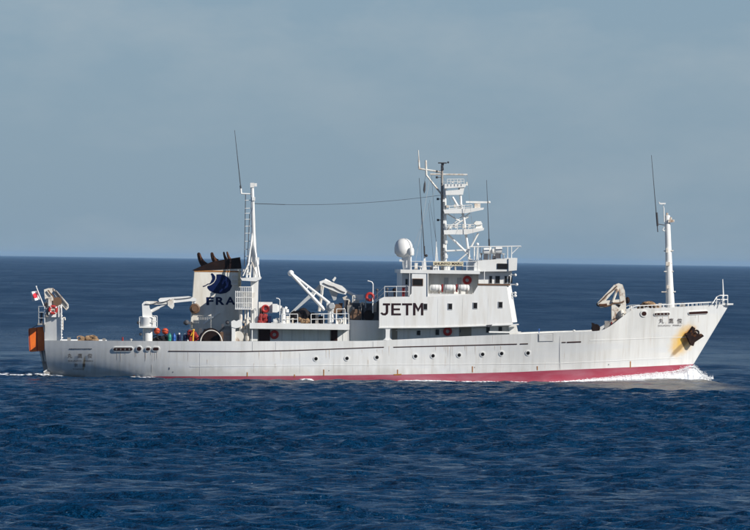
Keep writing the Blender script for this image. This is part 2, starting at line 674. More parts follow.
def PH(px, py):
    """pixel -> point on the starboard hull plating"""
    d = px_deck(px)
    for _ in range(5):
        p = P(px, py, d)
        d = -half(p.x, p.z)
    return P(px, py, d)


def on_hull(x, z, off=0.02):
    y = -half(x, z)
    e = 0.05
    tx = Vector((2 * e, -(half(x + e, z) - half(x - e, z)), 0))
    tz = Vector((0, -(half(x, z + e) - half(x, z - e)), 2 * e))
    n = tx.cross(tz).normalized()
    if n.y > 0:
        n = -n
    return Vector((x, y, z)) + n * off, n


NT = 190
ts = [0.5 - 0.5 * math.cos(math.pi * i / NT) * 1.0 for i in range(NT + 1)]
ts = sorted(set([0.45 * t + 0.55 * (i / NT) for i, t in enumerate(ts)]))
hull = MB()
rows = []
NL = 16
for t in ts:
    colv = []
    # level list depends on the local sheer and boot line
    for k in range(NL):
        z = 3.0
        x = 0
        for _ in range(6):
            x = XA(z) + t * (XF(z) - XA(z))
            bz, sz = boot(x), sheer(x)
            lv = [-2.6, -1.3, -0.6, bz - 0.35, bz, bz + 0.02] + [bz + 0.02 + (sz - bz - 0.02) * f for f in (0.1, 0.2, 0.3, 0.4, 0.5, 0.6, 0.7, 0.8, 0.9, 1.0)]
            z = lv[k]
        colv.append((x, z))
    rows.append(colv)
NS = len(rows)
for sgn in (-1, 1):
    b0 = len(hull.v)
    for colv in rows:
        for (x, z) in colv:
            hull.v.append((x, sgn * half(x, z), z))
    for i in range(NS - 1):
        for k in range(NL - 1):
            a = b0 + i * NL + k
            q = [a, a + NL, a + NL + 1, a + 1]
            hull.f.append(q if sgn < 0 else q[::-1])
            hull.m.append(1 if k < 4 else 0)
# transom
n_side = NS * NL
for k in range(NL - 1):
    hull.f.append([k, k + 1, n_side + k + 1, n_side + k])
    hull.m.append(1 if k < 4 else 0)
# bulwark inner faces
def foot_z(x, z):
    """deck height under the bulwark; never forward of the raked stem"""
    return min(z - 0.04, max(z - 1.0, (x + 0.35 - STEM_B.x) / STEM_K + STEM_B.z))


inner = {}
for sgn in (-1, 1):
    b0 = len(hull.v)
    for i, colv in enumerate(rows):
        x, z = colv[-1]
        h = max(0.0, half(x, z) - 0.14)
        hull.v.append((x, sgn * h, z))
        zl = foot_z(x, z)
        hull.v.append((x, sgn * max(0.0, min(h, half(x, zl) - 0.14)), zl))
    for i in range(NS - 1):
        o0 = (0 if sgn < 0 else n_side) + i * NL + NL - 1
        a = b0 + 2 * i
        for q in ([o0, o0 + NL, a + 2, a], [a, a + 2, a + 3, a + 1]):
            hull.f.append(q if sgn < 0 else q[::-1])
            hull.m.append(0)
hull_mat = material('hull_paint', (0.80, 0.80, 0.775), 0.42)
material('boot_red', (0.35, 0.045, 0.080), 0.6, (0.40, 0.15, 0.19), 0.7, 0.5, (0.5, 1, 2.0), lo=0.42, hi=0.68)
# hull paint: vertical weather streaks, plate seams and the rust round the anchor
nt = hull_mat.node_tree
nt.nodes.clear()
L = nt.links.new
out = nt.nodes.new('ShaderNodeOutputMaterial')
b = nt.nodes.new('ShaderNodeBsdfPrincipled')
b.inputs['Roughness'].default_value = 0.42
tc = nt.nodes.new('ShaderNodeTexCoord')


def hn(scale, sc, lo, hi, detail=5):
    mp = nt.nodes.new('ShaderNodeMapping')
    mp.inputs['Scale'].default_value = sc
    L(tc.outputs['Object'], mp.inputs['Vector'])
    n = nt.nodes.new('ShaderNodeTexNoise')
    n.inputs['Scale'].default_value = scale
    n.inputs['Detail'].default_value = detail
    L(mp.outputs['Vector'], n.inputs['Vector'])
    r = nt.nodes.new('ShaderNodeMapRange')
    r.inputs['From Min'].default_value = lo
    r.inputs['From Max'].default_value = hi
    L(n.outputs['Fac'], r.inputs['Value'])
    return r.outputs['Result'], n


def hmix(fac, a, bcol, amt=1.0):
    m = nt.nodes.new('ShaderNodeMix')
    m.data_type = 'RGBA'
    mu = nt.nodes.new('ShaderNodeMath')
    mu.operation = 'MULTIPLY'
    mu.inputs[1].default_value = amt
    L(fac, mu.inputs[0])
    L(mu.outputs[0], m.inputs['Factor'])
    if isinstance(a, tuple):
        m.inputs['A'].default_value = a
    else:
        L(a, m.inputs['A'])
    m.inputs['B'].default_value = bcol
    return m.outputs['Result']


f1, _ = hn(1.0, (1.6, 0.2, 0.10), 0.45, 0.75)
f2, nzz = hn(0.35, (1, 1, 1), 0.45, 0.8)
f3, _ = hn(1.0, (5.0, 0.2, 0.25), 0.56, 0.78)
c = hmix(f1, (0.81, 0.805, 0.775, 1), (0.55, 0.54, 0.50, 1), 0.50)
c = hmix(f2, c, (0.66, 0.67, 0.66, 1), 0.45)
c = hmix(f3, c, (0.50, 0.44, 0.36, 1), 0.42)
f4, _ = hn(1.0, (9.0, 0.2, 0.35), 0.66, 0.74, 3)
c = hmix(f4, c, (0.45, 0.27, 0.14, 1), 0.40)
f5, _ = hn(0.5, (0.25, 0.1, 1.6), 0.52, 0.62, 3)
c = hmix(f5, c, (0.72, 0.735, 0.74, 1), 0.55)
sepz = nt.nodes.new('ShaderNodeSeparateXYZ')
L(tc.outputs['Object'], sepz.inputs[0])
gn, gnn = hn(1.0, (1.2, 0.2, 0.5), 0.3, 0.7, 6)
gz = nt.nodes.new('ShaderNodeMath')
gz.operation = 'MULTIPLY_ADD'
gz.inputs[1].default_value = -0.9
L(gn, gz.inputs[0])
L(sepz.outputs['Z'], gz.inputs[2])
gr_ = nt.nodes.new('ShaderNodeMapRange')
gr_.inputs['From Min'].default_value = 0.75
gr_.inputs['From Max'].default_value = 0.15
L(gz.outputs[0], gr_.inputs['Value'])
c = hmix(gr_.outputs['Result'], c, (0.50, 0.48, 0.42, 1), 0.45)
# rust stain: ellipse round the anchor with a tail running down and aft
sep = nt.nodes.new('ShaderNodeSeparateXYZ')
L(tc.outputs['Object'], sep.inputs[0])


def stain(cpx, ang, sx, sz):
    cp = PH(*cpx)
    vs = nt.nodes.new('ShaderNodeVectorMath')
    vs.operation = 'SUBTRACT'
    L(tc.outputs['Object'], vs.inputs[0])
    vs.inputs[1].default_value = (cp.x, 0, cp.z)
    mp = nt.nodes.new('ShaderNodeMapping')
    mp.vector_type = 'TEXTURE'
    mp.inputs['Rotation'].default_value = (0, ang, 0)
    mp.inputs['Scale'].default_value = (sx, 1000, sz)
    L(vs.outputs[0], mp.inputs['Vector'])
    ln = nt.nodes.new('ShaderNodeVectorMath')
    ln.operation = 'LENGTH'
    L(mp.outputs['Vector'], ln.inputs[0])
    return ln.outputs['Value']


dn, dnn = hn(1.4, (1, 0.2, 1), 0.3, 0.7, 6)


def stain_mask(cpx, ang, sx, sz, edge=0.45):
    v = stain(cpx, ang, sx, sz)
    ad = nt.nodes.new('ShaderNodeMath')
    ad.operation = 'MULTIPLY_ADD'
    L(dn, ad.inputs[0])
    ad.inputs[1].default_value = 0.30
    L(v, ad.inputs[2])
    r = nt.nodes.new('ShaderNodeMapRange')
    r.interpolation_type = 'SMOOTHSTEP'
    r.inputs['From Min'].default_value = 1.35
    r.inputs['From Max'].default_value = 1.35 - edge
    L(ad.outputs[0], r.inputs['Value'])
    return r.outputs['Result']


ANG = R(-52)
c = hmix(stain_mask((683.8, 339.5), ANG, 2.0, 1.12, 0.95), c, (0.84, 0.50, 0.07, 1), 0.95)
c = hmix(stain_mask((682, 345.5), R(-45), 1.85, 0.24, 0.7), c, (0.30, 0.19, 0.09, 1), 0.75)
c = hmix(stain_mask((689, 334.5), ANG, 0.95, 0.50, 0.6), c, (0.45, 0.16, 0.02, 1), 0.75)
c = hmix(stain_mask((84.0, 363.5), R(-85), 0.75, 0.13, 0.7), c, (0.42, 0.28, 0.10, 1), 0.70)
L(c, b.inputs['Base Color'])
bp = nt.nodes.new('ShaderNodeBump')
bp.inputs['Strength'].default_value = 0.16
bp.inputs['Distance'].default_value = 0.05
fw = nt.nodes.new('ShaderNodeTexWave')        # plating slightly dished between the frames
fw.bands_direction = 'X'
fw.inputs['Scale'].default_value = 0.52
fw.inputs['Distortion'].default_value = 0.6
L(tc.outputs['Object'], fw.inputs['Vector'])
hh = nt.nodes.new('ShaderNodeMath')
hh.operation = 'MULTIPLY_ADD'
hh.inputs[1].default_value = 0.22
L(fw.outputs['Fac'], hh.inputs[0])
_, dent = hn(0.9, (0.8, 0.1, 1.0), 0, 1, 2)
L(dent.outputs['Fac'], hh.inputs[2])
L(hh.outputs[0], bp.inputs['Height'])
L(bp.outputs['Normal'], b.inputs['Normal'])
L(b.outputs['BSDF'], out.inputs['Surface'])

hull_o = hull.build('hull', ['hull_paint', 'boot_red'], ship, angle=50)

# decks inside the bulwarks
dk = MB()
for colv in rows:
    x, z = colv[-1]
    zl = foot_z(x, z) + 0.02
    h = max(0.0, half(x, zl) - 0.13)
    dk.v += [(x, -h, zl), (x, h, zl)]
for i in range(NS - 1):
    dk.f.append([2 * i, 2 * i + 2, 2 * i + 3, 2 * i + 1])
    dk.m.append(0)
dk.build('deck', 'deck_green', ship)


# ------------------------------------------------------------------ marks on the hull plating
def hull_patch(name, outline_px, mat, off=0.035, parent=None, thick=None):
    """flat outline given in elevation pixels laid on the plating (fine strips follow the curve)"""
    mb = MB()
    pts = []
    for (x, y) in outline_px:
        p = PH(x, y)
        q, n = on_hull(p.x, p.z, off)
        pts.append(q)
    n = len(pts)
    mb.v = [tuple(p) for p in pts]
    inner = [on_hull(p.x, p.z, -0.03)[0] for p in [PH(x, y) for x, y in outline_px]]
    mb.v += [tuple(p) for p in inner]
    mb.f = [list(range(n))] + [[i, (i + 1) % n, n + (i + 1) % n, n + i] for i in range(n)]
    mb.m = [0] * len(mb.f)
    return mb.build(name, mat, parent or hull_o, smooth=False)


def strip(name, x0, y0, x1, y1, w, mat, off=0.03, n=None):
    """band along the hull between two elevation points, w pixels high"""
    n = n or max(2, int(abs(x1 - x0) / 6))
    mb = MB()
    for i in range(n + 1):
        f = i / n
        x, y = x0 + (x1 - x0) * f, y0 + (y1 - y0) * f
        for dy_, o in ((w / 2, -0.03), (w / 2, off), (-w / 2, off), (-w / 2, -0.03)):
            p = PH(x, y + dy_)
            mb.v.append(tuple(on_hull(p.x, p.z, o)[0]))
    for i in range(n):
        for k in range(3):
            a = 4 * i + k
            mb.f.append([a, a + 4, a + 5, a + 1])
            mb.m.append(0)
    for a in (0, 4 * n):
        mb.f.append([a, a + 1, a + 2, a + 3])
        mb.m.append(0)
    return mb.build(name, mat, hull_o, smooth=False)


def oval(cx, cy, rx, ry, n=16, sq=1.0):
    r = []
    for i in range(n):
        t = 2 * math.pi * i / n
        c_, s_ = math.cos(t), math.sin(t)
        r.append((cx + rx * abs(c_) ** sq * (1 if c_ > 0 else -1), cy + ry * abs(s_) ** sq * (1 if s_ > 0 else -1)))
    return r


def slot_px(x0, x1, y0, y1, h):
    """long rounded slot outline"""
    pts = []
    for i in range(9):
        t = math.pi / 2 + math.pi * i / 8
        pts.append((x0 + h + h * math.cos(t), y0 - h * math.sin(t)))
    for i in range(9):
        t = -math.pi / 2 + math.pi * i / 8
        pts.append((x1 - h + h * math.cos(t), y1 - h * math.sin(t)))
    return pts


def opening(name, x0, x1, y0, y1, h, rim=0.9):
    o = hull_patch(name, slot_px(x0 - rim, x1 + rim, y0, y1, h + rim), 'white_paint', 0.07)
    hull_patch('dark_opening', slot_px(x0, x1, y0, y1, h), 'slot_dark', 0.085, ship)
    return o


opening('mooring_slot', 113.5, 132.5, 349.0, 349.0, 1.5)
opening('mooring_slot', 153.0, 158.8, 348.8, 348.8, 1.5)
opening('mooring_slot', 146.0, 150.2, 348.9, 348.9, 1.35)
opening('fairlead', 136.9, 141.3, 348.6, 348.6, 2.0)
opening('fairlead', 641.4, 646.2, 313.4, 313.4, 2.1, 1.2)
opening('mooring_slot', 654.3, 669.3, 314.0, 313.6, 1.1, 0.6)
opening('mooring_slot', 688.5, 707.5, 312.9, 312.1, 1.2, 0.5)
for k in range(4):
    hull_patch('roller', oval(656.4 + 3.6 * k, 313.95 - 0.1 * k, 0.75, 0.9, 8), 'steel_grey', 0.10, ship)
    hull_patch('roller', oval(116.5 + 4.3 * k, 349.0, 0.8, 1.0, 8), 'steel_grey', 0.10, ship)
for px, py in ((316, 358.8), (347, 358.4), (377, 357.4), (415.6, 356.2), (433, 355.8), (459.2, 355), (482.6, 354.2), (501.6, 353.4), (528, 352.9)):
    ring = hull_patch('porthole', oval(px, py, 2.75, 2.75), 'white_paint', 0.045)
    hull_patch('porthole_glass', oval(px, py, 1.7, 1.75), 'glass_dark', 0.06, ship)
# freeing ports along the bulwark foot
strip('freeing_port', 168.5, 351.2, 240, 351.6, 0.85, 'slot_dark')
strip('freeing_port', 240, 351.6, 290, 350.6, 0.9, 'slot_dark')
strip('freeing_port', 290, 350.6, 384, 347.2, 0.9, 'slot_dark')
strip('freeing_port', 393.5, 347.2, 517, 344.1, 0.9, 'slot_dark')
strip('freeing_port', 520, 344, 528, 343.8, 0.9, 'slot_dark')
strip('freeing_port', 561.8, 342.4, 565.8, 342.3, 0.8, 'slot_dark')
strip('freeing_port', 567, 342.3, 581, 341.8, 1.1, 'slot_dark')
# plate seams
for x, y0, y1 in ((252.5, 342, 350.8), (275.6, 342, 350.2), (373, 341.5, 347.0), (560, 336, 369), (300, 353, 374), (450, 349, 371), (200, 353, 375.5)):
    hull_patch('plate_seam', [(x - 0.22, y0), (x + 0.22, y0), (x + 0.22, y1), (x - 0.22, y1)], 'seam_grey' if y1 < 352 else 'seam_pale', 0.012)
strip('weld_line', 190, 366.6, 560, 363.4, 0.45, 'white_paint', 0.02)
strip('weld_line', 560, 363.4, 682, 357.5, 0.5, 'white_paint', 0.02)
strip('weld_line', 590, 340.6, 700, 336.5, 0.45, 'white_paint', 0.02)
# bulwark gate on the fore deck
gate = hull_patch('bulwark_gate', [(538.2, 333.6), (553.4, 333.0), (553.4, 341.4), (538.2, 341.7)], 'seam_grey', 0.03)
hull_patch('gate_panel', [(539.0, 334.4), (552.4, 333.8), (552.4, 340.8), (539.0, 341.0)], 'white_paint', 0.06, ship)
# draught marks and scuffs at the boot line
for x, y, h in ((247.3, 374.6, 4.5), (323.8, 372.8, 6.5), (397.6, 372.4, 5.5), (472.5, 369.4, 6.0), (537.3, 368.2, 4.0), (630.4, 364.6, 6.5), (134, 377, 3), (294.5, 376, 3)):
    hull_patch('draught_mark', [(x - 0.55, y - h / 2), (x + 0.5, y - h / 2), (x + 0.45, y + h / 2), (x - 0.45, y + h / 2)], 'rust_orange', 0.02)
hull_patch('draught_mark', [(393.5, 374.2), (401.5, 373.8), (401.5, 375.2), (394, 375.4)], 'rust_orange', 0.018)
for x, y in ((169.3, 368.5), (173, 372), (608.6, 364.6), (474.5, 367.4), (329, 370.7)):
    hull_patch('scuff', oval(x, y, 0.45, 1.3 if x < 170 else 0.5, 8), 'dark_grey', 0.02)


material('rust_run', (0.66, 0.57, 0.47), 0.7, (0.52, 0.38, 0.25), 0.7, 5)
rq = random.Random(17)
for k in range(46):
    x = rq.choice([rq.uniform(170, 384), rq.uniform(394, 528), rq.uniform(170, 528), rq.uniform(114, 158), rq.uniform(655, 706), rq.uniform(310, 530)])
    y0 = 351.8 if x < 300 else (349.6 if x < 384 else (346 if x < 530 else (343.4 if x < 600 else 314.8)))
    if k % 6 == 5:
        y0 += rq.uniform(6, 14)
    ln = rq.uniform(2.5, 11) * (0.7 if x > 640 else 1)
    w = rq.uniform(0.12, 0.30)
    hull_patch('rust_run', [(x - w, y0), (x + w, y0), (x + w * 0.5, y0 + ln * 0.6), (x, y0 + ln), (x - w * 0.6, y0 + ln * 0.5)], 'rust_run', 0.012)


# ------------------------------------------------------------------ lettering
def text_mesh(body, size, bold=0.0):
    cu = bpy.data.curves.new('lettering', 'FONT')
    cu.body = body
    cu.size = size
    cu.offset = bold
    cu.resolution_u = 3
    o = bpy.data.objects.new('lettering', cu)
    col.objects.link(o)
    bpy.context.view_layer.update()
    me = bpy.data.meshes.new_from_object(o.evaluated_get(bpy.context.evaluated_depsgraph_get()))
    bpy.data.objects.remove(o)
    vs = [tuple(v.co) for v in me.vertices]
    fs = [list(p.vertices) for p in me.polygons]
    bpy.data.meshes.remove(me)
    return vs, fs


def lettering(name, body, x0, x1, y0, y1, mat, dep=None, parent=None, bold=0.0, off=0.045):
    """text fitted into the elevation rectangle, laid on the hull (dep None) or on a flat wall"""
    vs, fs = text_mesh(body, 1.0, bold)
    ux0, ux1 = min(v[0] for v in vs), max(v[0] for v in vs)
    uy0, uy1 = min(v[1] for v in vs), max(v[1] for v in vs)
    mb = MB()
    for v in vs:
        fx = (v[0] - ux0) / (ux1 - ux0)
        fy = (v[1] - uy0) / (uy1 - uy0)
        px, py = x0 + (x1 - x0) * fx, y1 + (y0 - y1) * fy
        if dep is None:
            p = PH(px, py)
            mb.v.append(tuple(on_hull(p.x, p.z, off)[0]))
        else:
            mb.v.append(tuple(P(px, py, dep)))
    mb.f = fs
    mb.m = [0] * len(fs)
    return mb.build(name, mat, parent or hull_o, smooth=False)


for ch, x in (('丸', 661.3), ('鷹', 671.0), ('俊', 679.6)):
    lettering('name_character', ch, x - 2.4, x + 2.4, 318.2, 323.2, 'lettering_dark')
lettering('name_lettering', 'SHUNYO', 658.0, 670.3, 324.7, 326.3, 'lettering_dark')
lettering('name_lettering', 'MARU', 673.0, 681.0, 324.4, 326.0, 'lettering_dark')
for ch, x in (('丸', 69.8), ('鷹', 80.0), ('俊', 89.9)):
    lettering('name_character', ch, x - 2.3, x + 2.3, 353.4, 358.0, 'lettering_dark')
lettering('name_lettering', 'SHUNYO', 68.0, 81.5, 360.0, 361.6, 'lettering_dark')
lettering('name_lettering', 'MARU', 84.4, 93.0, 360.0, 361.6, 'lettering_dark')
for ch, x in (('京', 76.0), ('東', 84.0)):
    lettering('port_character', ch, x - 1.7, x + 1.7, 363.2, 366.8, 'lettering_dark')
lettering('port_lettering', 'TOKYO', 72.6, 83.6, 368.3, 369.7, 'lettering_dark')
rr = random.Random(3)                 # row of tiny illegible characters above the name
x = 69.6
while x < 91:
    w_ = rr.uniform(0.5, 1.2)
    if not 73.6 < x < 74.8:
        hull_patch('small_character', [(x, 348.4), (x + w_, 348.4), (x + w_, 349.0 + rr.uniform(0, 0.6)), (x, 349.6)], 'dark_grey', 0.02)
    x += w_ + rr.uniform(0.5, 0.9)

# ------------------------------------------------------------------ bridge superstructure
SD = -5.48
house = MB()
house.prism([(379.2, 299.4), (384.0, 297.0), (409, 296.6), (411.5, 293.5), (412, 272.8), (428.3, 272.4), (428.3, 296.4), (472.8, 294.4),
             (478.2, 285.2), (506.4, 284.1), (512.4, 322.3), (512.6, 324.7), (470, 326.0), (430, 327.4), (379.2, 327.6)], SD, SD + 0.35)
house.box(384.3, 298.5, 408.7, 327.3, SD + 0.352, 5.45)
house_o = house.build('side_plating', 'house_paint', ship)
hb = MB()
hb.prism([(381.5, 299.5), (508.0, 296.3), (513.0, 323.6), (430, 327.2), (381.5, 327.2)], SD + 0.353, 5.46)
hb.build('bridge_house', 'house_paint', ship)
port = MB()
port.prism([(384.0, 297.0), (412, 273), (428.3, 272.4), (472.8, 294.4), (478.2, 285.2), (510.2, 284.0), (516.6, 322.2), (470, 326.0), (384, 327.6)], 5.47, 5.6)
port.build('side_plating', 'house_paint', ship)
# front face, brightly lit, bowed forward of the side plating
ff = MB()
q0 = [P(510.2, 284.0, SD), P(516.6, 322.2, SD)]
for k in range(9):
    f = k / 8
    y = SD + 0.60 + (5.45 - SD - 0.60) * f
    bow = 0.35 * (1 - (2 * f - 1) ** 2)
    if k == 0:
        for q in (P(506.4, 284.0, SD), P(512.4, 322.3, SD)):
            ff.v.append((q.x, SD + 0.004, q.z))
    for q in q0:
        ff.v.append((q.x + bow + 0.02, y, q.z))
for k in range(9):
    ff.f.append([2 * k, 2 * k + 2, 2 * k + 3, 2 * k + 1])
    ff.m.append(0)
ff.build('front_plating', 'house_paint', ship)
# side openings: post and rounded corners, forward end
po = MB()


def fillet(cx, cy, r, qx, qy):
    pts = [(cx, cy)]
    for i in range(7):
        t = math.pi / 2 * i / 6
        pts.append((cx + qx * (r - r * math.sin(t)), cy + qy * (r - r * math.cos(t))))
    return pts


po.box(385.6, 327.3, 390.0, 341.0, SD, SD + 0.2)
for cx, qx in ((385.6, -1), (390.0, 1)):
    po.prism(fillet(cx, 327.5, 3.2, qx, 1), SD + 0.003, SD + 0.195)
    po.prism(fillet(cx, 339.9, 3.2, qx, -1), SD + 0.003, SD + 0.195)
po.build('side_post', 'house_paint', ship)
fe = MB()
fe.prism([(508.5, 325.0), (516.4, 324.4), (518.6, 334.5), (509.5, 334.5)], -4.6, 4.6)
fe.build('front_house_foot', 'house_paint', ship)
lip = MB()
lip.prism([(378.8, 327.2), (430, 326.9), (470, 325.5), (518.6, 323.9), (518.9, 325.0), (470, 326.7), (430, 328.0), (378.8, 328.3)], SD - 0.08, SD + 0.6)
lip.build('deck_edge', 'white_paint', ship)
lw = MB()
lw.box(384.6, 322.5, 512, 342.5, -4.1, 4.1)
lw_o = lw.build('main_deck_house', 'house_paint', ship)


def window(x, y, w, h, dep, parent=None, frame='frame_brown', glass='glass_dark', fr=0.5, name='window'):
    m = MB().box(x - w / 2 - fr, y - h / 2 - fr, x + w / 2 + fr, y + h / 2 + fr, dep - 0.05, dep + 0.05)
    o = m.build(name, frame, parent or ship, smooth=False)
    g = MB().box(x - w / 2, y - h / 2, x + w / 2, y + h / 2, dep - 0.065, dep)
    g.build('pane', glass, o, smooth=False)
    return o


for x, y in ((425.4, 306.6), (450.3, 306.4), (475.4, 305.6), (500.6, 304.8)):
    window(x, y, 3.6, 5.4, SD, house_o, 'seam_grey', fr=0.5)
window(417.8, 282.2, 9.6, 6.0, SD, house_o, fr=0.6)
window(425.4, 306.6, 0.01, 0.01, SD, house_o) if False else None
for x, y in ((418.6, 332.4), (437.4, 332.2), (488.0, 329.8), (500.3, 329.6)):
    window(x, y, 3.4, 5.4, -4.1, lw_o, 'seam_grey', fr=0.35)
dm = MB().box(459.0, 325.8, 471.5, 341, -4.15, -4.0)
d_o = dm.build('door', 'door_tan', lw_o, smooth=False)
MB().box(459.9, 329.5, 460.9, 332.5, -4.2, -4.1).build('handle', 'dark_grey', d_o)
MB().box(392.0, 328, 397.5, 341, -4.16, -4.0).build('door', 'door_tan', lw_o, smooth=False)
for x in (404, 430, 451):
    MB().box(x - 0.2, 327.5, x + 0.2, 341, -4.13, -4.05).build('wall_seam', 'seam_grey', lw_o, smooth=False)
MB().prism([(486, 325), (492.5, 324.6), (491, 326.6), (488, 327)], SD - 0.1, SD + 0.5).build('deck_light', 'dark_grey', ship)
MB().box(489, 331.6, 521, 332.8, -5.25, -5.0).build('fender_rail', 'white_paint', ship)

# callsign JETM
cs_x = {'J': (380.6, 390.0), 'E': (391.6, 401.0), 'T': (402.2, 412.4), 'M': (413.6, 423.2)}


def stroke_letter(ch, polys):
    m = MB()
    for pts in polys:
        m.prism(pts, SD - 0.02, SD - 0.004)
    return m.build('callsign_letter', 'lettering_dark', house_o, smooth=False)


def rect(x0, y0, x1, y1):
    return [(x0, y0), (x1, y0), (x1, y1), (x0, y1)]


T0, T1 = 303.3, 315.3
stroke_letter('J', [rect(383.0, T0, 390.2, T0 + 2.0), rect(385.9, T0 + 2.0, 388.3, T1 - 3.2),
                    [(388.3, T1 - 3.2), (387.6, T1 - 1.2), (385.6, T1 + 0.1), (382.6, T1 - 0.2), (380.4, T1 - 2.2), (382.0, T1 - 3.0), (383.6, T1 - 1.9), (385.0, T1 - 2.1), (385.9, T1 - 3.2)]])
stroke_letter('E', [rect(391.4, T0, 393.8, T1), rect(393.8, T0, 401.0, T0 + 1.9), rect(393.8, T0 + 5.1, 400.0, T0 + 6.9), rect(393.8, T1 - 1.9, 401.0, T1)])
stroke_letter('T', [rect(402.2, T0, 412.2, T0 + 2.0), rect(406.0, T0 + 2.0, 408.4, T1)])
stroke_letter('M', [rect(413.2, T0 - 0.3, 415.5, T1), rect(421.1, T0 - 0.3, 423.4, T1),
                    [(415.5, T0 - 0.3), (418.3, T0 + 5.2), (418.3, T0 + 8.6), (415.5, T0 + 3.6)],
                    [(421.1, T0 - 0.3), (418.3, T0 + 5.2), (418.3, T0 + 8.6), (421.1, T0 + 3.6)]])

# shaded aft corner of the bridge tower and wall behind the life rafts
tw = MB()
tw.box(401.6, 273.0, 428.0, 297.2, -4.6, 4.6)
tw_o = tw.build('tower_house', 'house_paint', ship)
window(406.6, 281.8, 2.2, 5.4, -4.6, tw_o, 'seam_grey', fr=0.3)
rw = MB().box(428.0, 271.8, 480.5, 297.0, -3.6, 3.6)
rw_o = rw.build('raft_deck_house', 'house_paint', ship)
for x in (446.2, 459.2):
    window(x, 281.0, 4.0, 6.2, -3.6, rw_o, 'seam_grey', 'grey_paint', fr=0.2)
cd = MB().box(400.5, 270.6, 480, 273.0, -5.55, 5.5)
cd.build('compass_deck', 'white_paint', ship)
rs_ = MB().box(427.8, 294.2, 474, 296.6, -5.44, -3.55)
rs_.build('raft_shelf', 'white_paint', ship)
# wheelhouse
wh = MB()
wh.prism([(478.5, 271.0), (512.2, 271.0), (510.2, 285.0), (478.5, 285.0)], -4.5, 4.5)
wh_o = wh.build('wheelhouse', 'house_paint', ship)
for x, w_ in ((490.7, 2.6), (497.6, 4.4), (505.8, 2.2), (509.3, 1.8)):
    window(x, 279.6, w_, 7.0, -4.5, wh_o, 'seam_grey', fr=0.4)
for k in range(7):                     # front windows
    y = -3.9 + 1.3 * k
    a = P(511.2, 276.2, -4.5)
    b2 = P(510.6, 283.0, -4.5)
    MB().box3((b2.x + 0.0, y - 0.5, b2.z), (a.x + 0.12, y + 0.5, a.z)).build('front_window', 'glass_dark', wh_o, smooth=False)
MB().box(484.0, 271, 484.9, 285, -5.35, -5.25).build('wing_post', 'white_paint', ship)
MB().box(477.8, 284.0, 510.4, 285.2, SD - 0.06, SD + 0.25).build('wing_rail', 'frame_brown', ship)
fa = MB()
fa.prism([(474.5, 263.6), (478.5, 260.6), (516.2, 257.9), (517.2, 258.1), (516.6, 270.4), (508.4, 271.3), (474.0, 271.6)], -5.3, 5.3)
fa_o = fa.build('wheelhouse_roof', 'white_paint', ship)
MB().box(497.2, 263.6, 507.8, 268.9, -5.36, -5.28).build('side_panel', 'glass_dark', fa_o, smooth=False)
MB().prism([(508.6, 258.4), (517.4, 258.0), (516.8, 270.2), (508.6, 271.1)], -5.42, -5.303).build('roof_end_plate', 'white_paint', fa_o)


# ------------------------------------------------------------------ railings
def railing(pts, height_px, parent=ship, bars=2, r=0.035, name='railing', step=8.0):
    """pts: foot line (px, py, dep)"""
    m = MB()
    for i in range(len(pts) - 1):
        a, b_ = pts[i], pts[i + 1]
        n = max(1, round(math.hypot(b_[0] - a[0], (b_[2] - a[2]) * 10) / step))
        for k in range(n + (1 if i == len(pts) - 2 else 0)):
            f = k / n
            x, y, d = (a[j] + (b_[j] - a[j]) * f for j in range(3))
            m.tube((x, y, d), (x, y - height_px, d), r, n=6)
        for k in range(1, bars + 1):
            h = height_px * k / bars
            m.tube((a[0], a[1] - h, a[2]), (b_[0], b_[1] - h, b_[2]), r * 0.9, n=6)
    return m.build(name, 'white_paint', parent)


railing([(411, 271, -5.3), (478, 271, -5.3)], 9.5, bars=2, step=11)
railing([(411, 271, 5.2), (478, 271, 5.2)], 9.5, bars=2, step=11)
railing([(384.5, 297, -5.3), (408.5, 296.8, -5.3)], 10.5, bars=2, step=11.5)
railing([(372.5, 308, -4.2), (384.5, 297, -5.2)], 10, bars=2, step=12)
# monkey island rail over the wheelhouse
mr = MB()
for x in (474, 507.5, 511.5, 478):
    for d in (-5.0, 5.0):
        mr.tube((x, 260, d), (x, 246.6, d), 0.05, n=6)
for d in (-5.0, 5.0):
    mr.tube((469, 246.9, d), (521, 246.2, d), 0.06, n=6)
    mr.tube((511.5, 254, d), (518.5, 247.2, d), 0.04, n=6)
for x in (474, 511.5, 520.8):
    mr.tube((x, 246.6, -5.0), (x, 246.6, 5.0), 0.05, n=6)
mr.build('roof_rail', 'white_paint', ship)


def searchlight(x, y, dep, r):
    c_ = P(x, y, dep)
    m = MB().lathe3(c_ - Vector((r * 0.9, 0, 0)), (1, 0, 0), [(0, r * 0.55), (r * 0.3, r * 0.95), (r * 1.4, r), (r * 1.8, r), (r * 1.85, r * 0.85)], 14)
    m.tube3(c_, c_ - Vector((0, 0, r * 1.6)), r * 0.35)
    o = m.build('searchlight', 'white_paint', ship)
    f = P(x, y + 7.4, dep)
    MB().box3((f.x - r * 0.6, dep - r * 0.6, f.z - 0.1), (f.x + r * 0.6, dep + r * 0.6, f.z + r * 1.1)).build('foot', 'dark_grey', o)


searchlight(485.8, 251.2, -4.3, 0.34)
searchlight(498.0, 250.0, -4.3, 0.40)
searchlight(494.2, 251.5, -3.0, 0.30)
MB().tube((490, 261, -4.0), (490, 246.5, -4.0), 0.13).build('locker_post', 'white_paint', ship)
for x, y in ((514.5, 275.0), (516.0, 284.5), (514.4, 293.0), (514.6, 295.8)):
    m = MB().tube((x - 4.5, y, -4.8), (x + 0.6, y, -5.1), 0.06, n=6)
    m.sphere3(P(x + 0.8, y, -5.1), 0.14, n=8, m=6)
    m.build('side_light', 'white_paint', ship)

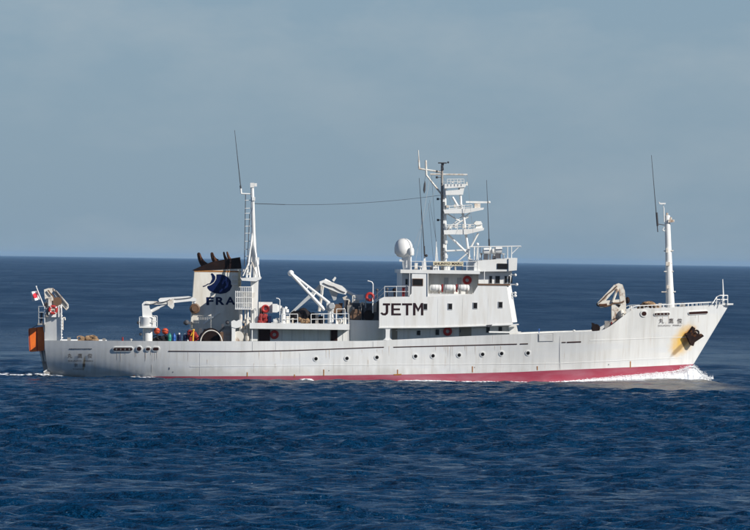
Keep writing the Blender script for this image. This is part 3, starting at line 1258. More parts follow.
# ------------------------------------------------------------------ satellite dome, whips and flagpoles on the compass deck
ped = MB()
ped.prism([(402.0, 256.5), (409.4, 256.0), (410.2, 271.0), (403.4, 271.0)], -3.2, -2.4)
ped.tube((410.6, 271, -3.6), (410.6, 254, -3.6), 0.09)
ped.box(399.5, 259.5, 404, 261.5, -3.3, -2.9)
ped_o = ped.build('dome_pedestal', 'white_paint', ship)
dome = MB()
cpt = P(403.6, 247.0, -2.8)
dome.lathe3(cpt - Vector((0, 0, 0.98)), (0, 0, 1), [(0, 0.40), (0.10, 0.60), (0.42, 0.86), (0.8, 0.885), (1.15, 0.85), (1.45, 0.72), (1.65, 0.54), (1.78, 0.30), (1.82, 0.04)], 24)
dome.build('satellite_dome', 'white_paint', ped_o)
d2 = MB()
cp2 = P(411.2, 251.0, -3.6)
d2.lathe3(cp2 - Vector((0, 0, 0.42)), (0, 0, 1), [(0, 0.25), (0.1, 0.29), (0.5, 0.29), (0.7, 0.22), (0.8, 0.05)], 16)
d2.build('small_dome', 'white_paint', ped_o)


def whip(x0, y0, x1, y1, dep, r, mat='antenna_dark', base_h=0.0):
    m = MB().tube((x0, y0, dep), (x1, y1, dep), r, r * 0.45, n=6)
    o = m.build('whip_antenna', mat, ship)
    return o


w_ = MB()
w_.prism([(422.6, 271), (426.8, 271), (425.4, 256), (424.0, 256)], -4.4, -4.2)
w_.build('antenna_foot', 'white_paint', ship)
whip(424.7, 257, 419.2, 178, -4.3, 0.055)
w_ = MB().tube((424.6, 256.5, -4.3), (424.2, 246, -4.3), 0.075).sphere3(P(426.4, 255.6, -4.5), 0.14, n=8, m=6)
w_.build('antenna_coil', 'antenna_dark', ship)
w_ = MB().tube((435.4, 271, -4.0), (436.3, 241.5, -4.0), 0.10, 0.03)
w_.tube((438.6, 271, -4.0), (436.6, 247, -4.0), 0.05, 0.03)
w_.build('signal_post', 'white_paint', ship)
whip(436.3, 241.5, 429.5, 200, -4.0, 0.02)
whip(489.3, 246.5, 486.6, 180, -3.6, 0.045)
MB().tube((489.3, 247, -3.6), (489.0, 239, -3.6), 0.08).build('antenna_coil', 'antenna_dark', ship)
MB().box(433.0, 266, 437.5, 271, -4.6, -3.8).build('deck_locker', 'white_paint', ship)
MB().box(430.2, 265.5, 432.4, 271, -4.6, -4.0).build('deck_speaker', 'dark_grey', ship)

# name board on the compass deck rail
nb = MB().box(433.2, 262.0, 463.4, 265.4, -5.45, -5.38)
nb_o = nb.build('name_board', 'board_cream', ship, smooth=False)
lettering('name_board_lettering', 'SHUNYO MARU', 434.4, 462.4, 262.5, 264.9, 'lettering_dark', -5.465, nb_o, bold=0.02)

# ------------------------------------------------------------------ radar mast
MD = -0.8
rm = MB()
rm.tube((442.2, 271, MD), (442.0, 165, MD), 0.17, 0.12, n=10)
rm.build('mast_post', 'steel_grey', ship)
rm = MB()
rm.tube((445.8, 271, MD - 0.3), (445.2, 184, MD - 0.3), 0.10)
rm.tube((444.6, 271, MD + 1.8), (444.4, 187, MD + 1.4), 0.10)
for dd in (-0.5, 1.6):
    rm.path([(460.0, 188, MD + dd), (461.2, 207, MD + dd), (463.8, 218, MD + dd), (470.4, 268, MD + dd)], 0.12, 8)
    rm.tube((452.5, 197, MD + dd), (459.5, 209, MD + dd), 0.11)
    rm.tube((446, 213, MD + dd), (461, 222, MD + dd), 0.07)
    rm.tube((445.5, 231, MD + dd), (468.5, 216.5, MD + dd), 0.08)
    rm.tube((446, 230, MD + dd), (464, 215, MD + dd), 0.05)
    rm.tube((448, 234.5, MD + dd), (468, 254, MD + dd), 0.11)
    rm.tube((446, 251, MD + dd), (468, 250, MD + dd), 0.08)
    rm.tube((450, 268, MD + dd), (467.5, 253, MD + dd), 0.07)
    rm.tube((471, 247, MD + dd), (478.3, 233, MD + dd), 0.09)
    rm.tube((463, 218, MD + dd), (470, 213, MD + dd), 0.05)
rm.build('mast_lattice', 'white_paint', ship)


def platform(name, pts, d0, d1):
    return MB().prism(pts, d0, d1).build(name, 'white_paint', ship)


platform('radar_platform', [(443.4, 209.6), (452, 208.9), (484, 207.6), (483.4, 209.6), (466, 213.2), (444.6, 213.4)], -1.9, 1.4)
platform('radar_platform', [(443.8, 230.2), (466, 229.2), (484.2, 227.9), (483.6, 230.2), (466.5, 234.4), (444.2, 234.4)], -1.9, 1.4)
platform('lookout_top', [(444.6, 184.2), (467.0, 183.8), (465.2, 187.2), (444.6, 188.4)], -1.6, 1.2)
platform('lookout_tub', [(445.6, 190.8), (459.8, 189.6), (460, 186.8), (464.6, 186.6), (463.0, 194.7), (445.8, 195.0)], -1.5, 1.1)
ra = MB()
ra.box(474.6, 203.4, 480.5, 208.2, -0.7, 0.1)
ra_o = ra.build('radar_pedestal', 'worn_white', ship)
MB().box(466.0, 201.4, 489.6, 202.8, -0.45, -0.1).build('radar_scanner', 'white_paint', ra_o)
MB().sphere3(P(489.2, 202.2, -0.4), 0.13, n=8, m=6).build('scanner_cap', 'white_paint', ra_o)
ra = MB()
ra.prism([(475.0, 229), (477.0, 224.6), (482.0, 224.6), (483.0, 228.4)], -0.7, 0.1)
ra_o = ra.build('radar_pedestal', 'white_paint', ship)
MB().prism([(473.8, 223.4), (476.0, 221.0), (481, 221.2), (482.6, 224.2), (476, 225)], -0.9, 0.3).build('radar_scanner', 'white_paint', ra_o)
rl = MB()
for d in (-1.8,):
    rl.tube((449, 208.5, d), (472, 207.0, d), 0.03)
    rl.tube((449, 206.2, d), (472, 204.9, d), 0.04)
    for x in (449, 456, 464, 472):
        rl.tube((x, 209, d), (x, 205.4, d), 0.035)
rl.build('platform_rail', 'white_paint', ship)
ya = MB()
ya.tube((430.2, 174.2, MD), (467.4, 174.6, MD), 0.085, 0.07)
ya.tube((418.6, 168.6, MD), (443, 172.2, MD), 0.085)
ya.tube((425.9, 174.5, MD), (441.8, 194.6, MD), 0.085)
ya.tube((425.8, 160.2, MD), (426.3, 174.6, MD), 0.10)
ya.tube((418.3, 150.0, MD), (418.9, 160.5, MD), 0.045)
ya.tube((418.8, 160.0, MD), (419.2, 168.8, MD), 0.09)
ya.tube((467.0, 185.5, MD - 0.5), (466.6, 182.0, MD - 0.5), 0.07)
ya.build('yard', 'worn_white', ship)
tp = MB()
tp.box(438.4, 162.4, 446.8, 163.4, MD - 0.3, MD + 0.3)
tp.prism([(441.2, 163.4), (444.2, 163.4), (443.4, 166.4), (444.0, 170.0), (440.8, 170.0), (441.8, 166.4)], MD - 0.2, MD + 0.2)
tp.sphere3(P(448.2, 162.3, MD), 0.10, n=8, m=6)
tp.build('direction_finder', 'antenna_dark', ship)
for x, y in ((436.9, 171.4), (436.9, 177.3), (437.8, 199.0), (438.0, 220.0)):
    m = MB().tube((x, y - 1.1, MD), (x, y + 1.1, MD), 0.11, n=8).tube((x, y, MD), (442, y, MD), 0.03, n=5)
    m.build('mast_light', 'antenna_dark', ship)
MB().lathe3(P(424.2, 193.3, MD), (0.05, 0, 1), [(0, 0.03), (0.3, 0.12), (0.9, 0.10), (1.2, 0.02)], 8).build('signal_cone', 'dark_grey', ship)
m = MB()
for (x0, y0, x1, y1) in ((424.4, 181.4, 425.9, 174.5), (431.5, 175, 437.5, 262), (428.5, 203, 433.5, 262), (421, 200, 421.8, 262)):
    m.tube((x0, y0, MD), (x1, y1, MD - 2), 0.012, n=4)
m.build('halyard', 'antenna_dark', ship)
MB().sphere3(P(477.4, 244.3, -2), 0.16, n=10, m=7).tube((477.4, 246, -2), (476.6, 260, -2), 0.05).build('gps_antenna', 'white_paint', ship)
m = MB()
for x, y in ((470.6, 262), (474.5, 264)):
    m.box(x - 2, y - 3, x + 2, y + 7, -3.0, -2.2)
m.build('deck_locker', 'white_paint', ship)
for x in (469.0, 474.2, 479.8):
    MB().tube((x, 262, -3), (x + 0.4, 247, -3), 0.05, n=6).build('signal_post', 'white_paint', ship)

for y in np.linspace(182, 268, 22):
    MB().tube((443.2, y, MD - 0.25), (445.4, y, MD - 0.35), 0.03, n=5).build('mast_rung', 'white_paint', ship)
for x, y, w_, h_ in ((447.5, 206.5, 2.6, 2.6), (455.0, 206.0, 2.0, 3.0), (462.0, 205.6, 1.8, 2.2), (449.0, 227.0, 2.6, 3.2), (456.4, 226.4, 3.4, 3.6), (463.4, 226.6, 2.0, 2.4),
                     (470.0, 226.0, 2.2, 3.0), (452.6, 181.8, 1.6, 2.0), (459.0, 181.6, 1.4, 2.4), (446.4, 242.0, 2.4, 3.0), (446.6, 256.4, 2.6, 3.6), (469.4, 258.6, 2.6, 3.6),
                     (444.0, 200.6, 2.0, 2.4), (444.4, 222.0, 2.2, 3.0), (444.2, 246.0, 2.0, 3.4)):
    MB().box(x - w_ / 2, y - h_ / 2, x + w_ / 2, y + h_ / 2, -1.6, -1.1).build('mast_fitting', 'worn_white' if int(x) % 2 else 'white_paint', ship)
for y0, xa_, xb_ in ((229.2, 446, 474), (183.8, 447, 464)):
    m = MB()
    for k in range(6):
        x = xa_ + (xb_ - xa_) * k / 5
        m.tube((x, y0 + 0.4, -1.8), (x, y0 - 4.6, -1.8), 0.03, n=5)
    m.tube((xa_, y0 - 4.6, -1.8), (xb_, y0 - 4.8, -1.8), 0.035, n=5).tube((xa_, y0 - 2.3, -1.8), (xb_, y0 - 2.4, -1.8), 0.03, n=5)
    m.build('platform_rail', 'white_paint', ship)
for (x0, y0, d0), (x1, y1, d1) in (((442, 172, MD), (404, 271, -4.6)), ((442, 172, MD), (470, 271, 4.6)), ((467, 174.6, MD), (476, 262, -4.8)), ((252.4, 190, -2.9), (247, 262, 2.6)),
                                   ((252.4, 190, -2.9), (262, 324, -4.8)), ((430.4, 174.4, MD), (414, 271, -4.9))):
    MB().tube((x0, y0, d0), (x1, y1, d1), 0.010, n=4).build('stay_wire', 'steel_grey', ship)

# triatic wire aerial
wire = MB()
pa, pb = P(441.8, 195.0, MD), P(253.6, 203.5, -1.0)
pts = []
for k in range(25):
    f = k / 24
    p = pa.lerp(pb, f)
    p.z -= 0.42 * 4 * f * (1 - f)
    pts.append(p)
wire.path3(pts, 0.017, 4)
wire.tube3(pts[-1], pts[-5], 0.03, 0.03, 5)
o = wire.build('wire_aerial', 'antenna_dark', None, pa)
tag(o, 'thin dark wire aerial strung between the radar mast and the aft mast', 'wire')

# ------------------------------------------------------------------ funnel
FD = -1.5
fu = MB()
fu.prism([(194.6, 270.4), (241.0, 268.6), (242.0, 342), (189.6, 342)], FD, 1.5)
fu_o = fu.build('funnel', 'funnel_cream', ship)
fc = MB()
fc.prism([(192.8, 270.2), (202, 266.0), (212, 262.0), (221, 260.2), (240.2, 257.2), (241.6, 268.6), (194, 270.8)], FD - 0.06, 1.56)
fc.build('funnel_cap', 'black_paint', fu_o)
def bez(p0, p1, p2, n=9):
    return [tuple((1 - t) ** 2 * p0[i] + 2 * t * (1 - t) * p1[i] + t * t * p2[i] for i in (0, 1)) for t in [k / n for k in range(n + 1)]]


for pts, r, d in ((bez((205.6, 266), (200.6, 262.5), (198.8, 254.2)), 0.34, 0.5), (bez((217, 262), (213.0, 260.0), (212.0, 253.8)), 0.30, -0.5),
                  (bez((226.8, 260.4), (224.6, 257.5), (223.8, 252.6)), 0.17, -0.7), (bez((230.2, 260), (228.2, 257), (227.2, 252.4)), 0.17, 0.5)):
    m = MB()
    n = len(pts)
    q = [P(*p, d) for p in pts]
    for i in range(n - 1):
        r0, r1 = r * (1 - 0.55 * i / n), r * (1 - 0.55 * (i + 1) / n)
        m.tube3(q[i], q[i + 1], r0, r1, 12)
        m.sphere3(q[i + 1], r1 * 0.995, n=12, m=8)
    m.build('exhaust_pipe', 'exhaust_rust', fu_o)
MB().box(194.2, 270.9, 241.1, 271.7, FD - 0.03, FD + 0.05).build('funnel_seam', 'rust_orange', fu_o)
MB().box(238.2, 271.0, 240.6, 287, FD - 0.1, FD + 0.1).build('rusty_pipe', 'pale_yellow', fu_o)
m = MB()
for y in (275.2, 279.8, 284.4):
    m.tube((231.5, y, FD - 0.12), (237.5, y - 0.3, FD - 0.12), 0.05, n=5)
m.tube((231.5, 275.2, FD - 0.12), (231.5, 284.4, FD - 0.12), 0.04, n=5)
m.build('ladder_rungs', 'white_paint', fu_o)
# emblem: dark blue rounded wave with a white curl
main = [(216.6, 274.4), (220.5, 274.2), (225, 275.4), (229, 278.2), (231.6, 282.0), (232.0, 286.4), (230.0, 290.4), (226.0, 293.0), (220.5, 294.0),
        (214.5, 293.2), (209.6, 290.6), (207.4, 287.8), (207.6, 286.0), (210.8, 285.0), (214.2, 282.6), (216.4, 278.8)]
curl = [(210.8, 274.0), (212.0, 273.0), (213.6, 274.2), (215.4, 276.6), (215.4, 279.2), (213.6, 282.2), (211.0, 284.0), (208.4, 284.8), (210.6, 282.2), (212.2, 278.8), (211.8, 275.8)]
tail = [(202.8, 286.0), (205.4, 285.2), (207.6, 283.6), (209.8, 283.4), (207.8, 284.8), (205.2, 286.4), (203.2, 287.0)]
em = MB()
for pts in (main, curl, tail):
    em.prism(pts, FD - 0.02, FD - 0.004)
em.build('funnel_emblem', 'logo_blue', fu_o, smooth=False)
lettering('funnel_letter', 'F', 206.4, 213.6, 297.2, 305.2, 'logo_blue', FD - 0.015, fu_o, bold=0.035)
lettering('funnel_letter', 'R', 215.8, 224.6, 297.0, 305.0, 'logo_blue', FD - 0.015, fu_o, bold=0.035)
lettering('funnel_letter', 'A', 225.4, 235.2, 296.8, 304.8, 'logo_blue', FD - 0.015, fu_o, bold=0.035)
m = MB().torus3(P(194.8, 308.6, FD - 0.5), (0, 1, 0), 0.38, 0.13, 14, 8)
m.lathe3(P(194.8, 308.6, FD - 0.7), (0, 1, 0), [(0, 0.3), (0.5, 0.3)], 14)
m.build('hose_reel', 'frame_brown', fu_o)
m = MB().box(183.5, 321.8, 192.5, 324.2, FD - 0.6, FD)
m.sphere3(P(186.5, 322.6, FD - 0.5), 0.26, n=8, m=6)
m.build('floodlight', 'dark_grey', fu_o)

# ------------------------------------------------------------------ aft mast with its tower
AT = MB()
AT.box(250.6, 279.0, 258.4, 341, -4.3, -2.0)
AT.prism([(240.6, 278.2), (261.6, 277.0), (261.0, 279.0), (256, 281.4), (242, 280.6)], -4.9, -1.6)
AT_o = AT.build('mast_tower', 'house_paint', ship)
am = MB()
AD = -2.9
am.tube((252.2, 187, AD), (254.4, 262, AD), 0.16, 0.22)
am.tube((254.4, 262, AD), (255.2, 278, AD), 0.2, 0.25)
am.tube((252.8, 230, AD), (246.6, 277.5, AD - 0.8), 0.10)
am.tube((253.4, 240, AD), (259.4, 277.5, AD - 0.8), 0.11)
am.tube((253, 235, AD), (250, 277.5, AD + 1.0), 0.09)
am.tube((252.2, 194, AD), (241.2, 193.6, AD), 0.07)
am.tube((241.2, 193.6, AD), (240.8, 188.5, AD), 0.09)
for y in (200, 208, 213, 219, 226, 233, 241, 249, 256):
    am.tube((244.8, y + 0.3, AD), (252.8, y, AD), 0.035, n=5)
am.build('signal_mast', 'white_paint', AT_o)
m = MB().tube((245.6, 194, AD), (244.4, 266, AD), 0.04, n=5)
m.tube((249.6, 214, AD), (247.2, 268, AD), 0.035, n=5)
m.build('mast_ladder', 'dark_grey', AT_o)
m = MB().box(250.2, 182.8, 254.2, 187.4, AD - 0.2, AD + 0.2).box(254.4, 183.2, 257.0, 186.4, AD - 0.15, AD + 0.15)
m.box(252.0, 197.0, 255.2, 200.6, AD - 0.25, AD + 0.2)
m.build('mast_light', 'white_paint', AT_o)
MB().box(255.2, 257.4, 259.2, 264.6, AD - 0.5, AD + 0.1).build('mast_box', 'white_paint', AT_o)
whip(240.9, 189, 234.6, 130, AD, 0.05)
MB().tube((241, 191, AD), (240.4, 185.5, AD), 0.08).build('antenna_coil', 'antenna_dark', ship)
railing([(242, 278, -2.0), (249.5, 277.6, -2.0)], 9, AT_o, 3, 0.035, 'platform_rail', 3.5)
m = MB()
for i, (x, y) in enumerate(((244, 271), (247.5, 268), (249.5, 273.5), (251, 266))):
    m.box(x - 0.9, y - 1.4, x + 0.9, y + 1.6, AD - 0.9, AD - 0.4)
m.tube((243, 276, -4.0), (249, 262, -3.6), 0.05).tube((257, 277, -4.0), (252, 262, -3.4), 0.05)
m.build('mast_fittings', 'worn_white', AT_o)
# caged working platform hung on the tower
cg = MB()
cg.box(235.0, 308.0, 252.0, 309.4, -5.1, -4.35)
for d in (-5.1, -4.4):
    for x in np.linspace(235.4, 251.6, 10):
        cg.tube((x, 308.4, d), (x, 286.8 + (0 if x > 239 else 4.0), d), 0.045, n=5)
    for y in (287, 292, 297.5, 303):
        cg.tube((239.2 if y < 291 else 235.4, y, d), (251.6, y, d), 0.045, n=5)
cg.box(240, 291.5, 250.5, 307, -4.35, -4.3)
cg.build('platform_cage', 'white_paint', AT_o)
m = MB().prism([(251.8, 293.0), (254.8, 292.6), (254.2, 297.6), (251.8, 298)], -5.0, -4.6)
m.build('floodlight', 'rusty_cream', AT_o)
m = MB()
for x, r in ((240.8, 0.16), (245.2, 0.08), (247.8, 0.09)):
    m.tube((x, 309, -4.5), (x, 340, -4.5), r, n=8)
m.build('pipe', 'worn_white', AT_o)
m = MB()
m.box(241.5, 326, 246.5, 341, -4.6, -4.0).box(247, 321, 249.5, 341, -4.4, -3.9)
for y in (322, 328, 333):
    m.sphere3(P(244.5, y, -4.6), 0.16, n=8, m=6)
m.build('valve_stand', 'rusty_cream', ship)
# white L-shaped net davit behind the bulwark
m = MB().box(231.6, 321, 235.6, 342, -5.0, -4.5)
m.prism([(231.2, 321.6), (234, 320.0), (236.5, 321.2), (239, 319.8), (241.8, 321.0), (242.2, 325.2), (239, 327.6), (235.6, 328.2), (231.4, 327)], -5.05, -4.4)
m.build('net_davit', 'white_paint', ship)

# ------------------------------------------------------------------ aft boat deck
bd = MB().box(249.6, 324.2, 349.6, 328.6, -5.3, 5.3)
bd_o = bd.build('boat_deck', 'white_paint', ship)
ah = MB().box(250.4, 328.4, 349.0, 343, -3.7, 3.7)
ah_o = ah.build('deck_house', 'house_paint', ship)
for x0, x1 in ((259, 270.2), (331, 337.6)):
    d_ = MB().box(x0, 329.6, x1, 342, -3.76, -3.6).build('doorway', 'slot_dark', ah_o, smooth=False)
    MB().box(x0 - 0.6, 329.0, x0, 342, -3.8, -3.6).build('jamb', 'frame_brown', d_, smooth=False)
for x in (282, 292, 304, 318, 343):
    MB().box(x - 0.25, 330, x + 0.25, 342, -3.73, -3.6).build('wall_seam', 'seam_grey', ah_o, smooth=False)
for x in (284, 294.5):
    MB().box(x - 1.8, 332, x + 1.8, 337, -3.74, -3.6).build('hatch', 'house_paint', ah_o, smooth=False)
for x in (252, 348.4):
    MB().tube((x, 328, -5.1), (x, 342, -5.1), 0.06, n=6).build('deck_post', 'white_paint', ship)
railing([(281.6, 324.4, -5.2), (297.6, 324.3, -5.2)], 10.2, bd_o, 2, 0.045, 'railing', 8)
railing([(311.0, 324.4, -5.2), (348.6, 323.9, -5.2)], 10.2, bd_o, 2, 0.045, 'railing', 12.4)
railing([(281.6, 324.4, 5.2), (348.6, 323.9, 5.2)], 10.2, bd_o, 2, 0.045, 'railing', 12.4)
railing([(336.6, 324, -4.6), (345, 324, -4.6)], 15, bd_o, 3, 0.04, 'railing', 8.4)
m = MB().path([(279.6, 324, -5.0), (279.8, 300.2, -5.0), (278.6, 298.6, -5.0), (276.2, 298.2, -5.0)], 0.05)
m.build('lamp_post', 'white_paint', bd_o)
m = MB().path([(283.4, 324, -4.4), (283.4, 310, -4.4), (284.6, 308.2, -4.4), (286.6, 309.4, -4.4), (286.8, 312.5, -4.4)], 0.22, 10)
m.build('ventilator', 'white_paint', bd_o)
m = MB().path([(372.8, 313, -4.0), (373.0, 284.0, -4.0), (371.6, 281.8, -4.0), (367.6, 280.8, -4.0)], 0.055)
m.build('lamp_post', 'white_paint', ship)
# fire and tool lockers beside the tower
lk = MB().box(258.8, 302.2, 272.4, 313.0, -3.9, -3.0)
lk.box(258.8, 313.0, 268.0, 324.4, -3.9, -3.2)
lk_o = lk.build('deck_locker', 'house_paint', bd_o)
MB().box(259.6, 308.4, 263.0, 315, -3.98, -3.85).build('door', 'slot_dark', lk_o)
MB().box(268.2, 315.8, 271.4, 324.2, -4.6, -4.0).build('cabinet', 'navy_plastic', bd_o)
wb = MB().box(272.4, 304.0, 277.6, 312.4, -4.4, -3.4)
wb.prism([(277.6, 304.8), (282, 306), (282, 310.6), (277.6, 312)], -4.3, -3.5)
wb.build('ventilator_box', 'white_paint', bd_o)
# wall stub and shaded space abaft the bridge
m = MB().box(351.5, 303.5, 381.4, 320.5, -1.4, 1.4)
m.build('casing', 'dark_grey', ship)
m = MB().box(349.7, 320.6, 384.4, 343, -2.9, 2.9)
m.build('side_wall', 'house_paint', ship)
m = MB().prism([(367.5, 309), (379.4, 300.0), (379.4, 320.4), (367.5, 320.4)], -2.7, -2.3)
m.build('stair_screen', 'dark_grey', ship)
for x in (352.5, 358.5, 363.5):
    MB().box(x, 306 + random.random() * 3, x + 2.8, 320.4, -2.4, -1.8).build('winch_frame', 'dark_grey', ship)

# ------------------------------------------------------------------ cranes and derricks (parts of the ship)
# light derrick on the boat deck
dr = MB()
dr.tube((330.6, 324, -4.0), (330.6, 308, -4.0), 0.30, 0.26, 12)
dr.box(326.6, 303.0, 334.0, 310.6, -4.35, -3.65)
dr_o = dr.build('derrick', 'white_paint', ship)
m = MB().tube((290.6, 273.4, -4.3), (324.6, 310.2, -4.3), 0.13, 0.17).tube((291.0, 273.0, -3.8), (329.4, 303.0, -3.8), 0.11, 0.13)
m.sphere3(P(290.8, 273.2, -4.05), 0.30, n=10, m=7)
for f in (0.25, 0.45, 0.65):
    m.tube((290.6 + 34 * f, 273.4 + 36.8 * f, -4.3), (291 + 38.4 * f, 273 + 30 * f, -3.8), 0.05)
m.build('boom', 'white_paint', dr_o)
m = MB().lathe3(P(331.8, 306.2, -4.75), (0, 1, 0), [(0, 0.26), (0.1, 0.32), (0.4, 0.32)], 12)
m.build('winch_drum', 'grey_paint', dr_o)
m = MB().sphere3(P(340.0, 321, -4.4), 0.28, n=10, m=6).box(343, 317.5, 346.5, 324, -4.6, -4.2).box(336.5, 319.5, 338.5, 324, -4.6, -4.2)
m.build('deck_fittings', 'worn_white', bd_o)
# big folding crane further inboard
cr = MB()
CDp = 0.6
cr.box(353.5, 299, 359.5, 322, CDp - 0.5, CDp + 0.5)
cr_o = cr.build('folding_crane', 'worn_white', ship)
m = MB().prism([(319.6, 281.6), (324.4, 279.8), (342, 285.8), (347.6, 290.6), (345.6, 294.6), (338, 292.8), (320.2, 285.2)], CDp - 0.45, CDp + 0.35)
m.prism([(332.2, 280), (335, 276.6), (336.4, 278), (334, 281.6)], CDp - 0.2, CDp + 0.1)
m.build('boom', 'white_paint', cr_o)
m = MB().tube((324.6, 280, CDp), (358.8, 297.4, CDp), 0.16).box(357, 294.6, 363.6, 299.6, CDp - 0.4, CDp + 0.3)
m.build('luffing_ram', 'white_paint', cr_o)
m = MB().prism([(319.6, 284.4), (323.6, 286.6), (295.6, 311.0), (289.6, 313.4)], CDp + 0.0, CDp + 0.5)
m.build('outer_jib', 'grey_paint', cr_o)  # grey puts the shade on this jib into its colour
m = MB().path([(321.4, 286, CDp - 0.3), (322.0, 292, CDp - 0.3), (319.2, 311.4, CDp - 0.3)], 0.14, 8)
m.tube((323.4, 286.6, CDp - 0.4), (321.0, 300, CDp - 0.4), 0.07)
m.build('link_arm', 'worn_white', cr_o)
m = MB().prism([(342.5, 297.5), (346.8, 295.6), (354.6, 307.6), (349.6, 310.4)], CDp - 0.2, CDp + 0.3)
m.build('crane_knee', 'worn_white', cr_o)
m = MB().prism([(328.5, 289.0), (338.0, 293.0), (336.0, 300), (333.6, 300.6)], CDp - 0.1, CDp + 0.4)
m.build('counter_plate', 'grey_paint', cr_o)
m = MB()
rs = random.Random(5)
for i in range(9):
    m.sphere3(P(294 + 2.3 * i, 318.5 - 6.0 * math.sin(math.pi * min(1, (i + 1) / 9)) * rs.uniform(0.5, 1), -2.6 + rs.uniform(-.5, .5)), rs.uniform(0.35, 0.62), n=9, m=6, rough=0.08, rs=rs)
o = m.build('net_heap', 'net_black', None, P(303, 324, -2.6))
tag(o, 'black heaped fishing net on the boat deck left of the small derrick', 'net')
m = MB()
for i in range(7):
    m.sphere3(P(299.5 + 1.3 * i, 322.0 - 2.6 * rs.random(), -4.2 + rs.uniform(-.3, .3)), rs.uniform(0.18, 0.30), n=8, m=6, rough=0.1, rs=rs)
o = m.build('rope_heap', 'rope_brown', None, P(304, 324, -4.2))
tag(o, 'brown rope heap in the railing gap of the boat deck', 'rope')

# aft knuckle crane
AC = -3.6
c1 = MB()
c1.tube((147.6, 343, AC), (147.6, 327.5, AC), 0.46, 0.46, 16)
c1.lathe3(P(147.4, 328.4, AC), (0, 0, 1), [(0, 0.47), (0.06, 0.80), (1.05, 0.80), (1.1, 0.74)], 18)
c1.prism([(142.6, 317.4), (152.6, 317.4), (151.6, 311.6), (149.6, 307.6), (149.0, 302.6), (144.4, 301.4), (142.0, 304.0)], AC - 0.42, AC + 0.42)
c1_o = c1.build('deck_crane', 'white_paint', ship)
m = MB()
m.prism([(142.8, 303.2), (146, 301.2), (156, 301.2), (160, 302.2), (166, 300.6), (166.8, 304.0), (158.6, 304.6), (146, 304.8)], AC - 0.3, AC + 0.3)
m.build('inner_boom', 'worn_white', c1_o)
m = MB()
m.prism([(158.4, 299.6), (160.2, 298.0), (188.6, 296.2), (192.0, 297.0), (196.4, 298.6), (196.2, 301.4), (190, 301.2), (175, 302.8), (160, 304.0)], AC - 0.22, AC + 0.22)
m.build('outer_boom', 'white_paint', c1_o)
m = MB().prism([(167.6, 300.4), (173.8, 298.6), (174.2, 306.2), (172.6, 309.0), (170.6, 308.0), (167.8, 305.6)], AC - 0.34, AC + 0.34)
m.build('knuckle', 'worn_white', c1_o)
m = MB().tube((150.4, 311.6, AC - 0.1), (159, 307.4, AC - 0.1), 0.16, n=8).tube((159, 307.4, AC - 0.1), (166.4, 304.0, AC - 0.1), 0.09, n=8)
m.build('hydraulic_ram', 'white_paint', c1_o)
m = MB()
for pts_ in ([(152, 327.0), (157, 327.0), (157, 316.0), (152, 316.0)],):
    m.path([(p[0], p[1], AC - 0.9) for p in pts_], 0.045)
for y in (321.5,):
    m.tube((152, y, AC - 0.9), (157, y, AC - 0.9), 0.04)
m.tube((154.4, 327, AC - 0.9), (154.4, 316, AC - 0.9), 0.04)
m.tube((139.4, 327, AC - 0.4), (139.4, 317, AC - 0.4), 0.045)
m.tube((139.4, 317, AC - 0.4), (143, 316.6, AC - 0.6), 0.04)
m.tube((139.4, 327, AC - 0.4), (143, 327, AC - 0.6), 0.04)
m.box(139.2, 326.6, 157.4, 327.8, AC - 0.95, AC + 0.5)
m.build('operator_rail', 'white_paint', c1_o)
m = MB().sphere3(P(138.6, 322.6, AC - 0.3), 0.18, n=8, m=6).sphere3(P(140.6, 334.2, AC - 0.3), 0.15, n=8, m=6)
m.build('floodlight', 'dark_grey', c1_o)
m = MB().sphere3(P(194.4, 302.4, AC), 0.16, n=8, m=6)
m.build('hook_block', 'white_paint', c1_o)

# fore deck crane, folded, streaked with rust
FC = -2.4
c2 = MB()
c2.prism([(611.6, 304), (626.0, 303.4), (626.6, 322), (612.4, 330), (611.8, 318)], FC - 0.4, FC + 0.4)
c2.sphere3(P(621.6, 313.8, FC - 0.5), 0.30, sx=0.8, sz=1.3, n=10, m=7)
c2_o = c2.build('deck_crane', 'rusty_cream', ship)
m = MB().prism([(597.6, 302.6), (600.6, 299.4), (613.0, 286.2), (616.4, 283.8), (618.0, 287.0), (605.6, 301.0), (602.2, 304.0), (598.2, 305.6)], FC - 0.35, FC - 0.02)
m.prism([(613.4, 285.4), (618.6, 283.2), (622.6, 284.6), (624.8, 290.8), (626.0, 303.8), (620.4, 304.0), (619.2, 292.0), (616.6, 288.4)], FC - 0.34, FC + 0.3)
m.build('boom', 'rusty_cream', c2_o)
m = MB().prism([(598.0, 304.4), (606.2, 300.6), (625.4, 298.8), (626.0, 304.4), (616, 304.8), (606, 307.4), (601, 308.0)], FC - 0.3, FC + 0.25)
m.build('lower_boom', 'rusty_cream', c2_o)
m = MB().tube((612.6, 302, FC - 0.4), (617.4, 289.0, FC - 0.4), 0.12)
m.build('hydraulic_ram', 'rusty_cream', c2_o)
m = MB().prism([(616.0, 304.6), (621, 304.4), (619.4, 307.2)], FC - 0.45, FC + 0.4).sphere3(P(627.4, 300.4, FC - 0.1), 0.34, sx=0.7, n=8, m=6)
m.build('crane_winch', 'black_paint', c2_o)
MB().sphere3(P(598.6, 304.4, FC), 0.22, n=8, m=6).build('hook_block', 'black_paint', c2_o)
m = MB().prism([(601.5, 331.5), (612.0, 319.6), (613.5, 331.5)], FC - 0.6, FC + 0.2)
m.build('crane_brace', 'steel_grey', c2_o)
m = MB().box(611.2, 322, 612.4, 327, FC - 0.7, FC - 0.4)
m.build('red_bottle', 'red_cloth', c2_o)
m = MB().lathe3(P(595.6, 328.4, -3.2), (0.1, 1, 0), [(0, 0.42), (0.08, 0.42), (0.1, 0.26), (0.9, 0.26), (0.92, 0.42), (1.0, 0.42)], 14)
